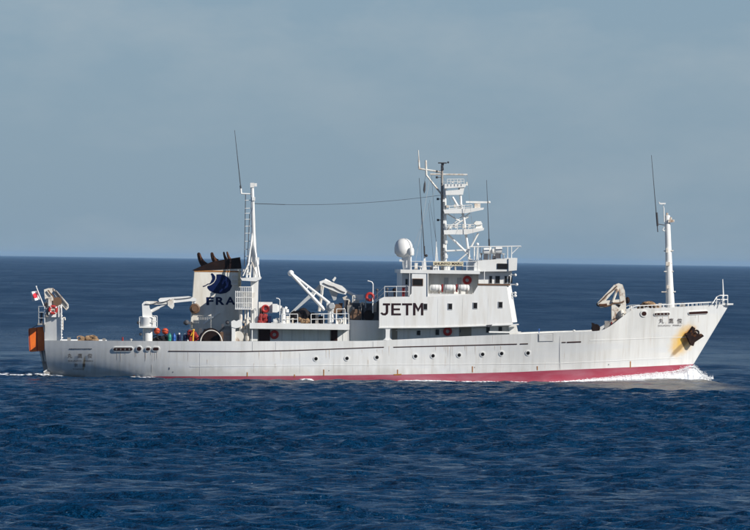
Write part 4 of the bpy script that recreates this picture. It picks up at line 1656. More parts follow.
m.prism([(591.6, 322.6), (594.4, 323.4), (600.4, 332.5), (592.6, 332.5)], -3.3, -3.1)
m.build('mooring_winch', 'black_paint', ship)

# ------------------------------------------------------------------ foremast, bow rail, jackstaff
fm_ = MB()
FMD = 0.0
fm_.lathe3(P(670.4, 312, FMD), P(667.2, 214.5, FMD) - P(670.4, 312, FMD), [(0, 0.46), (2.8, 0.36), (5.5, 0.31), (9.3, 0.26), (9.36, 0.10)], 18)
fm_o = fm_.build('foremast', 'white_paint', ship)
m = MB()
for y, w_ in ((250.8, 5), (263.4, 3), (271.4, 5), (291.8, 7.5)):
    MB().tube((669 - w_, y + 0.2, -0.2), (669 + w_ * 0.9, y, -0.2), 0.07, n=6).build('mast_bracket', 'worn_white', fm_o)
for x0, y0, x1, y1 in ((666.0, 262.0, 669.8, 265.6), (666.2, 248, 668.4, 252.5), (666.8, 285.4, 669.6, 288.6)):
    MB().box(x0, y0, x1, y1, -0.52, -0.2).build('mast_box', 'worn_white', fm_o)
m = MB().prism([(668.0, 222.6), (668.4, 219.4), (674.4, 219.6), (674.6, 222.0)], -0.4, 0.3).box(670.3, 217.2, 672.0, 219.8, -0.2, 0.1).box(666.2, 212.8, 668.4, 216, -0.2, 0.1)
m.build('mast_light', 'rusty_cream', fm_o)
m = MB().tube((664.2, 222, -0.3), (663.8, 207.6, -0.3), 0.06, n=6).path([(664.2, 227, -0.3), (662.6, 230, -0.3), (664.6, 231, -0.1)], 0.05)
m.prism([(658.8, 201.4), (660.4, 202.8), (665.8, 202.8), (665.6, 204.2), (661, 204.4), (659.2, 203.8)], -0.45, -0.15)
m.tube((663.6, 208, -0.3), (663.2, 204, -0.3), 0.03)
m.build('wind_vane', 'white_paint', fm_o)
whip(657.8, 232, 651.4, 155, -0.6, 0.05)
MB().tube((657.6, 226, -0.6), (656.6, 212.5, -0.6), 0.10).tube((658, 224, -0.6), (664.5, 225, -0.3), 0.04).build('antenna_coil', 'antenna_dark', ship)
# rail along the bulwark top of the forecastle
for sgn in (-1, 1):
    m = MB()
    prev = None
    for x in np.linspace(628, 724, 25):
        d = px_deck(x)
        yb = float(np.interp(x, [628, 635, 660, 690, 715, 726], [312.2, 309.0, 307.9, 306.5, 305, 304]))
        p = P(x, yb, d)
        p.y = sgn * (abs(d) - 0.07)
        t_ = p + Vector((0, 0, 0.29))
        m.tube3(p, t_, 0.03, n=5)
        if prev:
            m.tube3(prev, t_, 0.045, n=6)
        prev = t_
    m.build('bulwark_rail', 'white_paint', ship)
m = MB()
for d in (-0.9, 0.9):
    for x in (716.6, 722.6, 727.6):
        m.tube((x, 304.5, d * (1 if x < 725 else 0.5)), (x, 295.4 if x > 718 else 297, d * (1 if x < 725 else 0.5)), 0.05, n=6)
    for y in (295.4, 299.6):
        m.tube((719.8 if y < 297 else 716.6, y, d), (727.6, y, d * 0.5), 0.05, n=6)
    m.tube((719.8, 295.4, d), (716.6, 297, d), 0.045, n=6)
    m.tube((716.6, 297, d), (712.6, 303.6, d * 1.4), 0.045, n=6)
for y in (295.4, 299.6):
    m.tube((727.6, y, -0.45), (727.6, y, 0.45), 0.05, n=6)
m.build('bow_pulpit', 'white_paint', ship)
m = MB().tube((723.6, 303, 0), (722.6, 279.2, 0), 0.09, 0.04, 8)
m.build('jackstaff', 'white_paint', ship)
m = MB().prism([(722, 303.2), (733.4, 303.4), (733.2, 304.9), (722, 305.4)], -0.35, 0.35)
m.build('bow_platform', 'white_paint', ship)

# ------------------------------------------------------------------ stern gantry
m = MB().box(44.0, 313.8, 61.4, 317.0, -4.0, 4.0)
sg_o = m.build('stern_gantry', 'white_paint', ship)
for sgn in (-1, 1):
    a_, b_ = P(44.8, 342, -3.8), P(60.6, 317.1, -3.8)
    m = MB()
    m.face_block([(a_.x, sgn * 3.45, a_.z), (b_.x, sgn * 3.95, a_.z), (b_.x, sgn * 2.4, a_.z), (a_.x, sgn * 2.4, a_.z),
                  (a_.x, sgn * 3.45, b_.z), (b_.x, sgn * 3.95, b_.z), (b_.x, sgn * 2.4, b_.z), (a_.x, sgn * 2.4, b_.z)],
                 [(0, 3, 2, 1), (4, 5, 6, 7), (0, 1, 5, 4), (1, 2, 6, 5), (2, 3, 7, 6), (3, 0, 4, 7)])
    m.build('gantry_leg', 'white_paint', sg_o)
m = MB()
m.box(46.0, 305.6, 60.4, 314, -3.6, -2.2)
m.prism([(44.2, 302.4), (53.4, 301.0), (54, 306), (44.6, 307)], -3.5, -2.4)
m.build('winch_house', 'rusty_cream', sg_o)
m = MB()
m.prism([(44.0, 289.6), (48.6, 288.2), (53.6, 288.2), (54.6, 290.2), (50.0, 295), (47.2, 302.4), (45.0, 299.4)], -3.6, -3.0)
m.prism([(53.0, 288.4), (57.0, 291.0), (68.6, 304.2), (68.8, 308.0), (66.4, 310.4), (62.0, 305.4), (54.4, 294.4)], -3.65, -3.35)
m.prism([(50.0, 292), (53, 294.6), (53.6, 302.4), (51.4, 303.0)], -3.5, -3.1)
m.prism([(52, 299), (62, 301.6), (64, 305), (52, 304)], -3.3, -2.9)
m.build('folded_arm', 'rusty_cream', sg_o)
m = MB().tube((55.8, 291.4, -3.72), (67.0, 305.6, -3.72), 0.08).tube((57, 296, -3.5), (65, 309, -3.5), 0.12)
m.build('arm_ram', 'dark_grey', sg_o)
m = MB().box(60.8, 304.4, 62.2, 318, -3.9, -3.7)
for i, y in enumerate(np.linspace(312, 337, 9)):
    m.box(60.6, y, 62.2 + (i % 3) * 0.45, y + 1.3, -4.1, -3.8)
m.tube((61.4, 310, -4.1), (61.4, 341, -4.1), 0.05)
m.build('ladder', 'white_paint', sg_o)
railing([(38.6, 324, -3.8), (44.6, 324, -4.1)], 17.5, sg_o, 3, 0.045, 'railing', 5.5)
railing([(38.6, 324, 3.6), (38.6, 324, -3.8)], 17.5, sg_o, 3, 0.045, 'railing', 20)
m = MB().box(37.6, 323.4, 44.7, 325.0, -4.0, 4.0)
m.build('stern_walkway', 'steel_grey', sg_o)
for d in (-3.2, 3.2):
    MB().tube((43.6, 325, d), (44.6, 332, d), 0.08).build('walkway_strut', 'rusty_cream', sg_o)
# stern ramp: sloping rails against the transom
m = MB()
m.prism([(39.2, 350), (45.2, 349), (51.0, 379), (45.6, 379)], -2.2, 2.2)
ramp = m.build('stern_ramp', 'steel_grey', ship)
for x in (40.0, 43.0):
    m = MB().prism([(x, 350.4), (x + 0.9, 350.4), (x + 2.8, 361.4), (x + 1.9, 361.4)], -2.32, -2.19)
    m.build('ramp_guide', 'white_paint', ramp)
MB().prism([(43.2, 371.8), (47.2, 369.0), (47.4, 370.2), (44.0, 372.8)], -2.3, -2.19).build('ramp_cleat', 'white_paint', ramp)

# ------------------------------------------------------------------ loose things on board (top-level)
# national flag on its staff
b0 = P(44.6, 308.0, -3.7)
fl = thing('ensign', 'small white flag with red disc on a slanted staff at the stern', 'flag', b0)
MB().tube((44.6, 308, -3.7), (36.2, 286.8, -3.7), 0.06, 0.045, 8).build('staff', 'white_paint', fl)
MB().sphere3(P(36.2, 286.6, -3.7), 0.08, n=8, m=6).build('truck', 'white_paint', fl)
NXF, NYF = 20, 16


def flag_pt(u, v):
    px = 38.2 - 7.6 * u + 1.5 * v
    py = 290.8 + 8.6 * v + 2.2 * u - 1.2 * u * (1 - v)
    return P(px, py, -3.7 + 0.22 * math.sin(u * 5.5 + v * 1.6))


m = MB()
for j in range(NYF + 1):
    for i in range(NXF + 1):
        m.v.append(tuple(flag_pt(i / NXF, j / NYF)))
for j in range(NYF):
    for i in range(NXF):
        a = j * (NXF + 1) + i
        m.f.append([a, a + 1, a + NXF + 2, a + NXF + 1])
        u, v = (i + 0.5) / NXF, (j + 0.5) / NYF
        m.m.append(1 if ((u - 0.5) * 0.95) ** 2 + ((v - 0.48)) ** 2 < 0.30 ** 2 else 0)
m.build('cloth', ['flag_white', 'flag_red'], fl)


def lifebuoy(x, y, dep, label, r=0.36, mats=('lifebuoy_red', 'flag_white'), white=False):
    c_ = P(x, y, dep)
    m = MB().torus3(c_, (0, 1, 0), r, 0.13, 32, 8, (lambda i: 1 if i % 8 == 4 else 0) if white else None)
    o = m.build('lifebuoy', list(mats) if white else mats[0], None, c_)
    if white is False:
        pass
    return tag(o, label, 'lifebuoy', 'lifebuoys hung around the ship')


lifebuoy(53.0, 309.8, -4.35, 'red lifebuoy with white bands on the stern gantry above the grey column', 0.33, white=True)
lifebuoy(274.4, 334.6, -3.9, 'red lifebuoy on the wall under the aft boat deck beside the dark doorway', 0.30)
lifebuoy(447.6, 331.4, -4.3, 'red lifebuoy on the shaded wall of the side passage below the bridge', 0.30)
lifebuoy(467.2, 280.2, -3.78, 'red lifebuoy on the white wall above the life rafts', 0.30)
lifebuoy(369.8, 296.8, -4.0, 'faded red lifebuoy by the lamp post just left of the callsign letters', 0.32)
lifebuoy(265.4, 308.8, -4.1, 'red lifebuoy on the white locker right of the aft mast tower', 0.27)

# life raft canisters
for i, (x, lb) in enumerate(((435.4, 'white life raft canister nearest the square tower window, leftmost of three'),
                             (449.8, 'white life raft canister in the middle of the row of three'),
                             (463.6, 'white life raft canister nearest the wheelhouse, rightmost of three'))):
    y = 288.0
    c_ = P(x, y, -5.0)
    rt = thing('life_raft', lb, 'life raft', P(x, 294.4, -5.0), 'life rafts on the bridge side')
    rr_ = 0.33
    MB().lathe3(c_ - Vector((0.56, 0, 0)), (1, 0, 0), [(0, 0.12), (0.05, 0.26), (0.14, rr_), (0.55, rr_), (0.56, rr_ + .02), (0.60, rr_ + .02), (0.61, rr_), (0.98, rr_), (1.07, 0.26), (1.12, 0.12)], 18).build('canister', 'white_paint', rt)
    for s in (-0.33, 0.33):
        f = P(x, 294.4, -5.0)
        m = MB().box3((f.x + s - 0.06, -5.3, f.z), (f.x + s + 0.06, -4.7, c_.z - 0.18))
        m.torus3(c_ + Vector((s, 0, 0)), (1, 0, 0), rr_ + 0.012, 0.018, 18, 5)
        m.build('cradle', 'steel_grey', rt)
    if i < 2:
        MB().box3((c_.x + 0.60, -5.1, c_.z - 0.38), (c_.x + 0.74, -4.9, c_.z + 0.38)).build('release_strap', 'red_cloth', rt)

# orange box slung over the stern
b0 = P(36.5, 352, -3.6)
ob = thing('stern_box', 'bright orange canvas covered box slung outside the stern', 'box', b0)
m = MB()
m.prism([(28.4, 329.2), (30.0, 328.4), (42.4, 326.8), (44.0, 327.8), (44.8, 349.4), (43.6, 350.6), (31.0, 352.0), (29.4, 351.2)], -2.8, -1.3)
m.build('cover', 'orange_canvas', ob)
m = MB()
for (x0, y0, x1, y1) in ((28.9, 329.0, 30.0, 351.6), (36.2, 327.6, 37.0, 351.3)):
    m.prism([(x0, y0), (x0 + 0.7, y0), (x1 + 0.7, y1), (x1, y1)], -2.815, -2.79)
m.build('seam', 'red_cloth', ob)
MB().tube((43.0, 327.8, -2.3), (43.6, 324.4, -2.3), 0.03).build('sling', 'dark_grey', ob)
MB().tube((31, 328.8, -2.3), (38.6, 324.4, -2.3), 0.03).build('sling', 'dark_grey', ob)

# anchor in its hawse on the starboard bow
ac = PH(690.0, 336.5)
an = thing('anchor', 'rusty dark stockless anchor housed against the starboard bow', 'anchor', on_hull(ac.x, ac.z, 0.0)[0])


def hull_solid(outline, off0, off1):
    m = MB()
    n = len(outline)
    for o_ in (off1, off0):
        for (x, y) in outline:
            p = PH(x, y)
            m.v.append(tuple(on_hull(p.x, p.z, o_)[0]))
    m.f = [list(range(n)), list(range(2 * n - 1, n - 1, -1))] + [[i, (i + 1) % n, n + (i + 1) % n, n + i] for i in range(n)]
    m.m = [0] * len(m.f)
    return m


hull_solid([(684.6, 333.6), (687.0, 332.6), (692.6, 341.2), (691.4, 344.8), (689.4, 344.4)], -0.02, 0.48).build('crown', 'anchor_iron', an)
hull_solid([(685.2, 334.6), (688.0, 331.6), (692.0, 326.0), (693.6, 327.2), (692.6, 331.0), (690.2, 336.4), (687.4, 337.4)], -0.02, 0.38).build('fluke', 'anchor_iron', an)
hull_solid([(690.2, 343.2), (692.6, 341.6), (697.6, 338.4), (702.2, 335.2), (701.0, 333.6), (697.0, 334.4), (691.6, 336.8), (689.4, 339.4)], -0.02, 0.38).build('fluke', 'anchor_iron', an)
hull_solid([(687.6, 337.4), (689.6, 340.4), (697.4, 334.4), (695.4, 331.6)], -0.02, 0.30).build('shank', 'anchor_iron', an)
hs = MB().torus3(on_hull(PH(696.0, 333.2).x, PH(696.0, 333.2).z, 0.02)[0], on_hull(PH(696.0, 333.2).x, PH(696.0, 333.2).z)[1], 0.30, 0.07, 18, 8)
hs.build('hawse_pipe', 'anchor_iron', hull_o)

# rope and net heaps
rs = random.Random(9)


def heap(name, mat, x0, x1, ytop, yfoot, dep, label, cat, n=14, rmin=0.16, rmax=0.3):
    m = MB()
    for i in range(n):
        f = (i + 0.5) / n
        x_ = x0 + (x1 - x0) * f
        top = yfoot - (yfoot - ytop) * math.sin(math.pi * f) ** 0.6
        m.sphere3(P(x_, top + rs.uniform(1.4, 3.2), dep + rs.uniform(-0.5, 0.5)), rs.uniform(rmin, rmax), sx=1.3, n=9, m=6, rough=0.10, rs=rs)
    for i in range(6):
        f = rs.uniform(0.2, 0.8)
        m.torus3(P(x0 + (x1 - x0) * f, ytop + rs.uniform(1.0, 2.5), dep + rs.uniform(-0.4, 0.2)), (rs.uniform(-.4, .4), rs.uniform(-.6, .3), 1), rs.uniform(0.3, 0.5), 0.05, 16, 5)
    m.box3(tuple(P(x0 + 2, yfoot, dep) + Vector((0, -0.6, -0.8))), tuple(P(x1 - 2, yfoot, dep) + Vector((0, 0.6, 0.0))))
    o = m.build(name, mat, None, P((x0 + x1) / 2, yfoot, dep))
    return tag(o, label, cat)


heap('rope_heap', 'rope_brown', 77, 99, 336.6, 342, -3.0, 'brown coiled mooring rope heaped behind the stern bulwark', 'rope')
heap('rope_heap', 'rope_brown', 639, 658, 302.0, 308.5, -2.2, 'brown coiled mooring rope on the forecastle aft of the foremast', 'rope')
heap('net_heap', 'net_black', 154, 170, 336.2, 342, -3.4, 'black net heap under the two orange floats by the aft crane', 'net', 12, 0.2, 0.34)

for i, (x, y, lb) in enumerate(((157.0, 331.0, 'round orange float beside the aft crane, the left one of a pair'),
                                (165.2, 331.4, 'round orange float further from the aft crane, the right one of a pair'))):
    c_ = P(x, y, -3.6)
    t_ = thing('net_float', lb, 'float', c_ - Vector((0, 0, 0.8)), 'orange net floats')
    MB().sphere3(c_, 0.31, n=16, m=10).build('ball', 'orange_float', t_)
    m = MB().tube3(c_ - Vector((0, 0, 0.30)), c_ - Vector((0, 0, 0.8)), 0.04).torus3(c_, (0.2, 0.3, 1), 0.315, 0.025, 18, 5)
    m.build('lashing', 'net_black', t_)


def drum(x, ytop, w, mat, label, dep=-4.2):
    f = P(x, 343, dep)
    tz = P(x, ytop, dep).z
    r = w / 2 / 10.55
    h = tz - f.z
    t_ = thing('drum', label, 'drum', f, 'plastic drums on the after deck')
    MB().lathe3(f, (0, 0, 1), [(0, r * 0.95), (0.05, r), (h * 0.3, r), (h * 0.32, r * 1.05), (h * 0.36, r), (h * 0.66, r), (h * 0.68, r * 1.05), (h * 0.72, r), (h - 0.08, r), (h, r * 0.82)], 16).build('body', mat, t_)
    MB().lathe3(f + Vector((0, 0, h)), (0, 0, 1), [(0, r * 0.5), (0.12, r * 0.5), (0.14, r * 0.4)], 12).build('lid', 'white_paint' if mat == 'navy_plastic' else mat, t_)


drum(169.4, 334.6, 3.6, 'green_plastic', 'green drum behind the after bulwark beside the black net')
drum(174.0, 334.8, 3.6, 'blue_plastic', 'blue drum behind the after bulwark right of the green one')
drum(179.0, 334.4, 4.0, 'navy_plastic', 'dark navy drum with pale lid right of the blue drum')
drum(185.2, 334.8, 4.4, 'navy_plastic', 'dark navy drum with pale lid next to the red bundle')

m = MB()
for i in range(22):
    m.sphere3(P(188.8 + 0.4 * i, 337.0 + rs.uniform(-3.4, 2.0), -4.2 + rs.uniform(-.25, .25)), rs.uniform(0.12, 0.26), sz=rs.uniform(0.8, 1.6), n=8, m=6, rough=0.2, rs=rs)
m.box3(tuple(P(189, 343, -4.4)), tuple(P(197, 337, -4.4) + Vector((0, 0.6, 0))))
o = m.build('red_bundle', 'red_cloth', None, P(193, 343, -4.2))
tag(o, 'red canvas bundle behind the after bulwark left of the hoop', 'bundle')
m = MB().tube((192.8, 343, -4.75), (193.4, 330.6, -4.75), 0.08).tube((193.4, 331, -4.75), (190.6, 335.8, -4.75), 0.05).sphere3(P(193.5, 330.2, -4.75), 0.12, n=8, m=6)
o = m.build('yellow_pole', 'yellow_paint', None, P(192.8, 343, -4.75))
tag(o, 'short yellow pole standing in front of the red bundle', 'pole')
m = MB()
for i in range(24):
    m.sphere3(P(259.6 + 0.32 * i, 319.6 + rs.uniform(-4.2, 3.6), -4.35 + rs.uniform(-.2, .2)), rs.uniform(0.10, 0.22), sz=rs.uniform(0.8, 1.6), n=8, m=6, rough=0.2, rs=rs)
o = m.build('red_bundle', 'red_cloth', None, P(263, 324.4, -4.35))
tag(o, 'red cloth bundle on the boat deck at the foot of the aft mast tower', 'bundle')
t_ = thing('white_drum', 'white drum lying on the boat deck left of the ventilator', 'drum', P(276.4, 324.3, -4.7))
MB().lathe3(P(273.0, 321.4, -4.7), (1, 0, 0), [(0, 0.2), (0.05, 0.24), (0.3, 0.24), (0.32, 0.26), (0.6, 0.26), (0.65, 0.22)], 14).build('body', 'white_paint', t_)
MB().lathe3(P(277.4, 320.8, -4.9), (0, 1, 0), [(0, 0.2), (0.04, 0.28), (0.4, 0.28)], 14).build('end_cap', 'worn_white', t_)

# net hoop over the bulwark
m = MB()
pts = [P(211.2 + 10.8 * math.cos(t), 343 - 12.6 * math.sin(t), -5.0) for t in np.linspace(0, math.pi, 25)]
m.path3(pts, 0.055, 8)
m.build('net_hoop', 'worn_white', ship)
# trawl winch in the shade below the funnel
m = MB()
m.lathe3(P(211, 338, -4.1), (0, 1, 0), [(0, 0.95), (0.1, 0.95), (0.12, 0.55), (1.1, 0.55), (1.12, 0.95), (1.22, 0.95)], 18)
m.build('trawl_winch', 'black_paint', ship)
m = MB().prism([(216, 334), (224, 326.4), (230.6, 325.6), (231, 342), (216, 342)], -3.9, -3.0)
m.build('winch_frame', 'steel_grey', ship)
m = MB().box(221.6, 324, 224, 328, -4.2, -3.9).sphere3(P(227.4, 322.4, -3.8), 0.2, n=8, m=6).box(198.6, 328.4, 202, 342, -3.9, -3.4)
m.build('winch_motor', 'dark_grey', ship)
MB().tube((122.6, 343, -4.4), (122.6, 337.2, -4.4), 0.08).build('deck_post', 'red_cloth', ship)
m = MB().prism([(203.0, 323.4), (219.6, 311.6), (220.2, 312.6), (203.8, 324.6)], FD - 0.12, FD - 0.02)
m.build('inclined_pipe', 'white_paint', fu_o)

# ------------------------------------------------------------------ small deck gear
gr = random.Random(41)


def gear(x, y0, y1, w, dep, kind, mat, parent=ship):
    """one fitting standing from y0 (foot) to y1 (top)"""
    f, t_ = P(x, y0, dep), P(x, y1, dep)
    h = t_.z - f.z
    r = w / 2 / 10.4
    if kind == 'box':
        m = MB().box3((f.x - r, dep - r, f.z), (f.x + r, dep + r, f.z + h * 0.86)).box3((f.x - r * 1.1, dep - r * 1.1, f.z + h * 0.86), (f.x + r * 1.1, dep + r * 1.1, f.z + h))
        n = 'equipment_box'
    elif kind == 'vent':
        m = MB().lathe3(f, (0, 0, 1), [(0, r * 0.5), (h * 0.7, r * 0.5), (h * 0.72, r), (h * 0.9, r), (h, r * 0.35)], 12)
        n = 'mushroom_vent'
    elif kind == 'reel':
        m = MB().lathe3(P(x, (y0 + y1) / 2, dep), (0, 1, 0), [(0, h / 2), (0.06, h / 2), (0.07, h / 3.2), (0.5, h / 3.2), (0.51, h / 2), (0.57, h / 2)], 14)
        n = 'cable_reel'
    elif kind == 'pipe':
        m = MB().path3([f, t_, t_ + Vector((r * 1.6, 0, 0.05)), t_ + Vector((r * 1.8, 0, -0.2))], r * 0.5, 7)
        n = 'vent_pipe'
    else:
        m = MB().tube3(f, t_, r * 0.4, r * 0.4, 6).sphere3(t_, r * 0.9, n=8, m=6)
        n = 'deck_lamp'
    return m.build(n, mat, parent)


for x, y0, y1, w, dep, kind, mat in (
        (349.5, 322, 305, 5, -1.9, 'box', 'steel_grey'), (355.8, 321, 309, 4, -2.6, 'reel', 'frame_brown'), (361.0, 321, 303, 3, -2.2, 'pipe', 'worn_white'),
        (365.6, 321, 297, 3, -2.0, 'pipe', 'grey_paint'), (368.8, 321, 310, 4, -2.8, 'reel', 'black_paint'), (374.4, 312, 303, 4, -3.0, 'box', 'steel_grey'),
        (346.0, 312, 300, 4, 0.2, 'box', 'dark_grey'), (340.6, 316, 303, 3.4, 0.0, 'box', 'black_paint'), (337.2, 314, 304, 3, -0.6, 'reel', 'frame_brown'),
        (344.0, 320, 308, 3, -1.0, 'vent', 'worn_white'), (316.8, 324, 313, 3, -3.4, 'box', 'steel_grey'), (321.4, 324, 316, 3.4, -3.0, 'reel', 'net_black'),
        (288.0, 324, 316, 3.6, -3.6, 'box', 'worn_white'), (292.6, 324, 318, 3, -3.8, 'vent', 'worn_white'), (352.6, 309, 296, 2.4, -0.4, 'pipe', 'worn_white'),
        (377.2, 300, 290, 3.4, -3.9, 'lamp', 'dark_grey'), (394.4, 297, 290, 4.6, -4.6, 'lamp', 'black_paint'), (387.2, 297, 289, 3.4, -4.2, 'lamp', 'dark_grey'),
        (403.4, 297, 287.5, 2.4, -5.0, 'box', 'red_cloth'), (416.0, 271, 263, 3, -4.4, 'box', 'worn_white'), (420.4, 271, 266, 2.4, -4.6, 'vent', 'white_paint'),
        (448.6, 271, 265, 3, -4.0, 'box', 'white_paint'), (455.0, 271, 264, 2.6, -3.6, 'vent', 'worn_white'), (462.4, 271, 262, 3.0, -3.8, 'lamp', 'dark_grey'),
        (481.4, 261, 254, 2.6, -4.4, 'lamp', 'dark_grey'), (503.4, 259, 253, 2.8, -4.4, 'vent', 'white_paint'),
        (205.6, 342, 329, 4, -2.6, 'box', 'dark_grey'), (226.4, 342, 329, 4, -4.4, 'reel', 'steel_grey'), (221.6, 342, 332, 3, -4.6, 'box', 'frame_brown'),
        (247.0, 342, 318, 3, -4.8, 'pipe', 'worn_white'), (254.0, 330, 309, 2.0, -4.5, 'pipe', 'grey_paint'), (238.4, 342, 331, 3, -4.9, 'reel', 'rusty_cream'),
        (104.0, 342, 338.4, 3, -3.6, 'box', 'steel_grey'), (131.0, 342, 338.8, 3, -3.8, 'vent', 'worn_white'), (69.0, 342, 337.6, 3.4, -3.0, 'box', 'steel_grey'),
        (539.0, 335, 329.6, 2.0, 3.0, 'lamp', 'blue_plastic'), (574.0, 334, 329.8, 2.6, -1.0, 'vent', 'white_paint'), (606.6, 332, 321, 4, -3.2, 'box', 'steel_grey'),
        (631.0, 312, 306, 3.0, -3.0, 'vent', 'rusty_cream'), (660.0, 309, 303.2, 3, -1.2, 'box', 'worn_white'), (683.0, 308, 302.6, 3.4, -0.8, 'reel', 'steel_grey'),
        (50.0, 306, 297, 3.4, -3.9, 'box', 'worn_white'), (57.4, 306, 297, 3, -3.9, 'reel', 'frame_brown'), (58.6, 317, 306, 2.4, -4.1, 'pipe', 'white_paint'),
        (47.2, 317, 308, 2.6, -4.1, 'box', 'steel_grey'), (41.4, 324, 312, 2.4, -3.7, 'box', 'dark_grey'), (62.8, 330, 318, 2.6, -3.7, 'pipe', 'worn_white')):
    gear(x, y0, y1, w, dep, kind, mat)


def hose(pts, r=0.03, mat='dark_grey', parent=ship, sag=0.0):
    q = []
    for i in range(len(pts) - 1):
        a_, b_ = P(*pts[i]), P(*pts[i + 1])
        for k in range(6):
            f = k / 6
            p = a_.lerp(b_, f)
            p.z -= sag * 4 * f * (1 - f)
            q.append(p)
    q.append(P(*pts[-1]))
    return MB().path3(q, r, 5).build('hose', mat, parent)


hose([(145, 304, AC - 0.5), (158, 302, AC - 0.4), (170, 299.4, AC - 0.4)], 0.04, 'dark_grey', c1_o, 0.12)
hose([(172, 299, AC - 0.3), (192, 297.2, AC - 0.3)], 0.03, 'dark_grey', c1_o, 0.05)
hose([(600, 302, FC - 0.45), (608, 294, FC - 0.45), (617, 286, FC - 0.45)], 0.06, 'frame_brown', c2_o, 0.05)
hose([(604, 306.6, FC - 0.4), (614, 303, FC - 0.45), (624, 301.4, FC - 0.45)], 0.08, 'frame_brown', c2_o, 0.08)
hose([(599, 305, FC - 0.4), (607, 304.6, FC - 0.4)], 0.13, 'exhaust_rust', c2_o, 0.03)
hose([(323, 283, CDp - 0.5), (334, 287, CDp - 0.5), (345, 292.6, CDp - 0.5)], 0.05, 'dark_grey', cr_o, 0.05)
hose([(290.8, 274, -4.4), (310, 296, -4.4), (330, 311, -4.4)], 0.018, 'antenna_dark', dr_o, 0.1)
hose([(48, 290, -3.75), (53, 296, -3.75), (58, 305, -3.75)], 0.07, 'frame_brown', sg_o, 0.05)
hose([(55, 290, -3.75), (62, 300, -3.75), (67.6, 307, -3.75)], 0.05, 'dark_grey', sg_o, 0.0)
hose([(46, 301, -3.75), (49.4, 304, -3.75), (49, 312, -3.75)], 0.06, 'white_paint', sg_o, 0.0)
# pipes and conduits on the bridge walls
for x in (432.5, 440.6, 453.0, 472.4):
    MB().tube((x, 272.6, -3.68), (x, 296, -3.68), 0.045, n=6).build('conduit', 'white_paint', rw_o)
for x0, x1, y in ((396, 425, 330.4), (440, 458, 329.6), (473, 486, 328.4)):
    MB().tube((x0, y, -4.2), (x1, y - 0.4, -4.2), 0.05, n=6).build('hand_rail', 'white_paint', lw_o)
for x in (409.6, 427.6):
    MB().tube((x, 273.4, SD - 0.05), (x, 296, SD - 0.05), 0.04, n=6).build('conduit', 'seam_pale', house_o)
# dents and welded strakes of the bridge side
for x in (404.6, 437.8, 462.6, 488.0):
    MB().box(x - 0.18, 298.6, x + 0.18, 325.2, SD - 0.012, SD + 0.05).build('weld_seam', 'seam_pale', house_o, smooth=False)

# ------------------------------------------------------------------ bow wave and foam (countless, one mass each)
material('foam_white', (0.92, 0.93, 0.94), 0.9, (0.85, 0.88, 0.9), 0.5)
fo = MB()
rf = random.Random(21)
# thin crest running aft along the side from the stem, on top of the shoulder of heaped water
NFo = 520
ctop = [(540, 382.2), (556, 381.4), (580, 379.6), (600, 378.2), (620, 376.6), (640, 375.0), (660, 373.2), (674, 371.8), (684, 369.8), (690, 367.2), (695, 367.6), (699, 371.4), (703, 375.8), (710, 379.0)]
cbot = [(540, 382.6), (556, 382.2), (580, 381.2), (600, 380.6), (620, 379.6), (640, 378.4), (660, 377.6), (680, 377.2), (700, 377.4), (712, 379.0)]
cx_, cy_ = [c_[0] for c_ in ctop], [c_[1] for c_ in ctop]
bx_, by_ = [c_[0] for c_ in cbot], [c_[1] for c_ in cbot]
base_i = len(fo.v)
NK = 9


def hull_here(px, py):
    hp = P(px, py, -1.0)
    return hp, (half(hp.x, 0.4) if hp.x < XF(0.4) - 0.1 else 0.06)


ph_ = [rf.uniform(0, 6.28) for _ in range(8)]
for i in range(NFo + 1):
    px = 540 + (712 - 540) * i / NFo
    yt, yb = float(np.interp(px, cx_, cy_)), float(np.interp(px, bx_, by_))
    wob = 0.5 * math.sin(px * 0.9 + ph_[0]) + 0.4 * math.sin(px * 2.1 + ph_[1]) + 0.35 * math.sin(px * 3.7 + ph_[2])
    yt += 0.4 * wob + rf.uniform(-0.06, 0.06)
    yb += 0.4 * math.sin(px * 0.55 + ph_[3]) + 0.4 * math.sin(px * 1.3 + ph_[4]) + rf.uniform(-0.2, 0.2)
    hp, hb_ = hull_here(px, yt)
    zt, zb = P(px, yt, -hb_ - 0.4).z, P(px, yb, -hb_ - 1.4).z
    zb = min(zb, zt - 0.03)
    for k in range(NK):
        f = k / (NK - 1)
        z = zb + (zt - zb) * (1 - f) ** 0.8
        y = -(hb_ - 0.12) - 0.25 - (0.5 + 0.9 * (zt - zb)) * f
        if k == 0:
            y, z = -(hb_ - 0.25), zt - 0.10
        if k == NK - 1:
            z -= 0.5
        lump = 0.035 * math.sin(px * 1.3 + k * 1.1 + ph_[5]) + 0.02 * math.sin(px * 2.6 - k * 1.7 + ph_[6])
        fo.v.append((hp.x, y + lump + rf.uniform(-0.015, 0.015), z + 0.4 * lump * (1 if 0 < k < NK - 1 else 0)))
for i in range(NFo):
    for k in range(NK - 1):
        a = base_i + i * NK + k
        fo.f.append([a, a + NK, a + NK + 1, a + 1])
        fo.m.append(0)
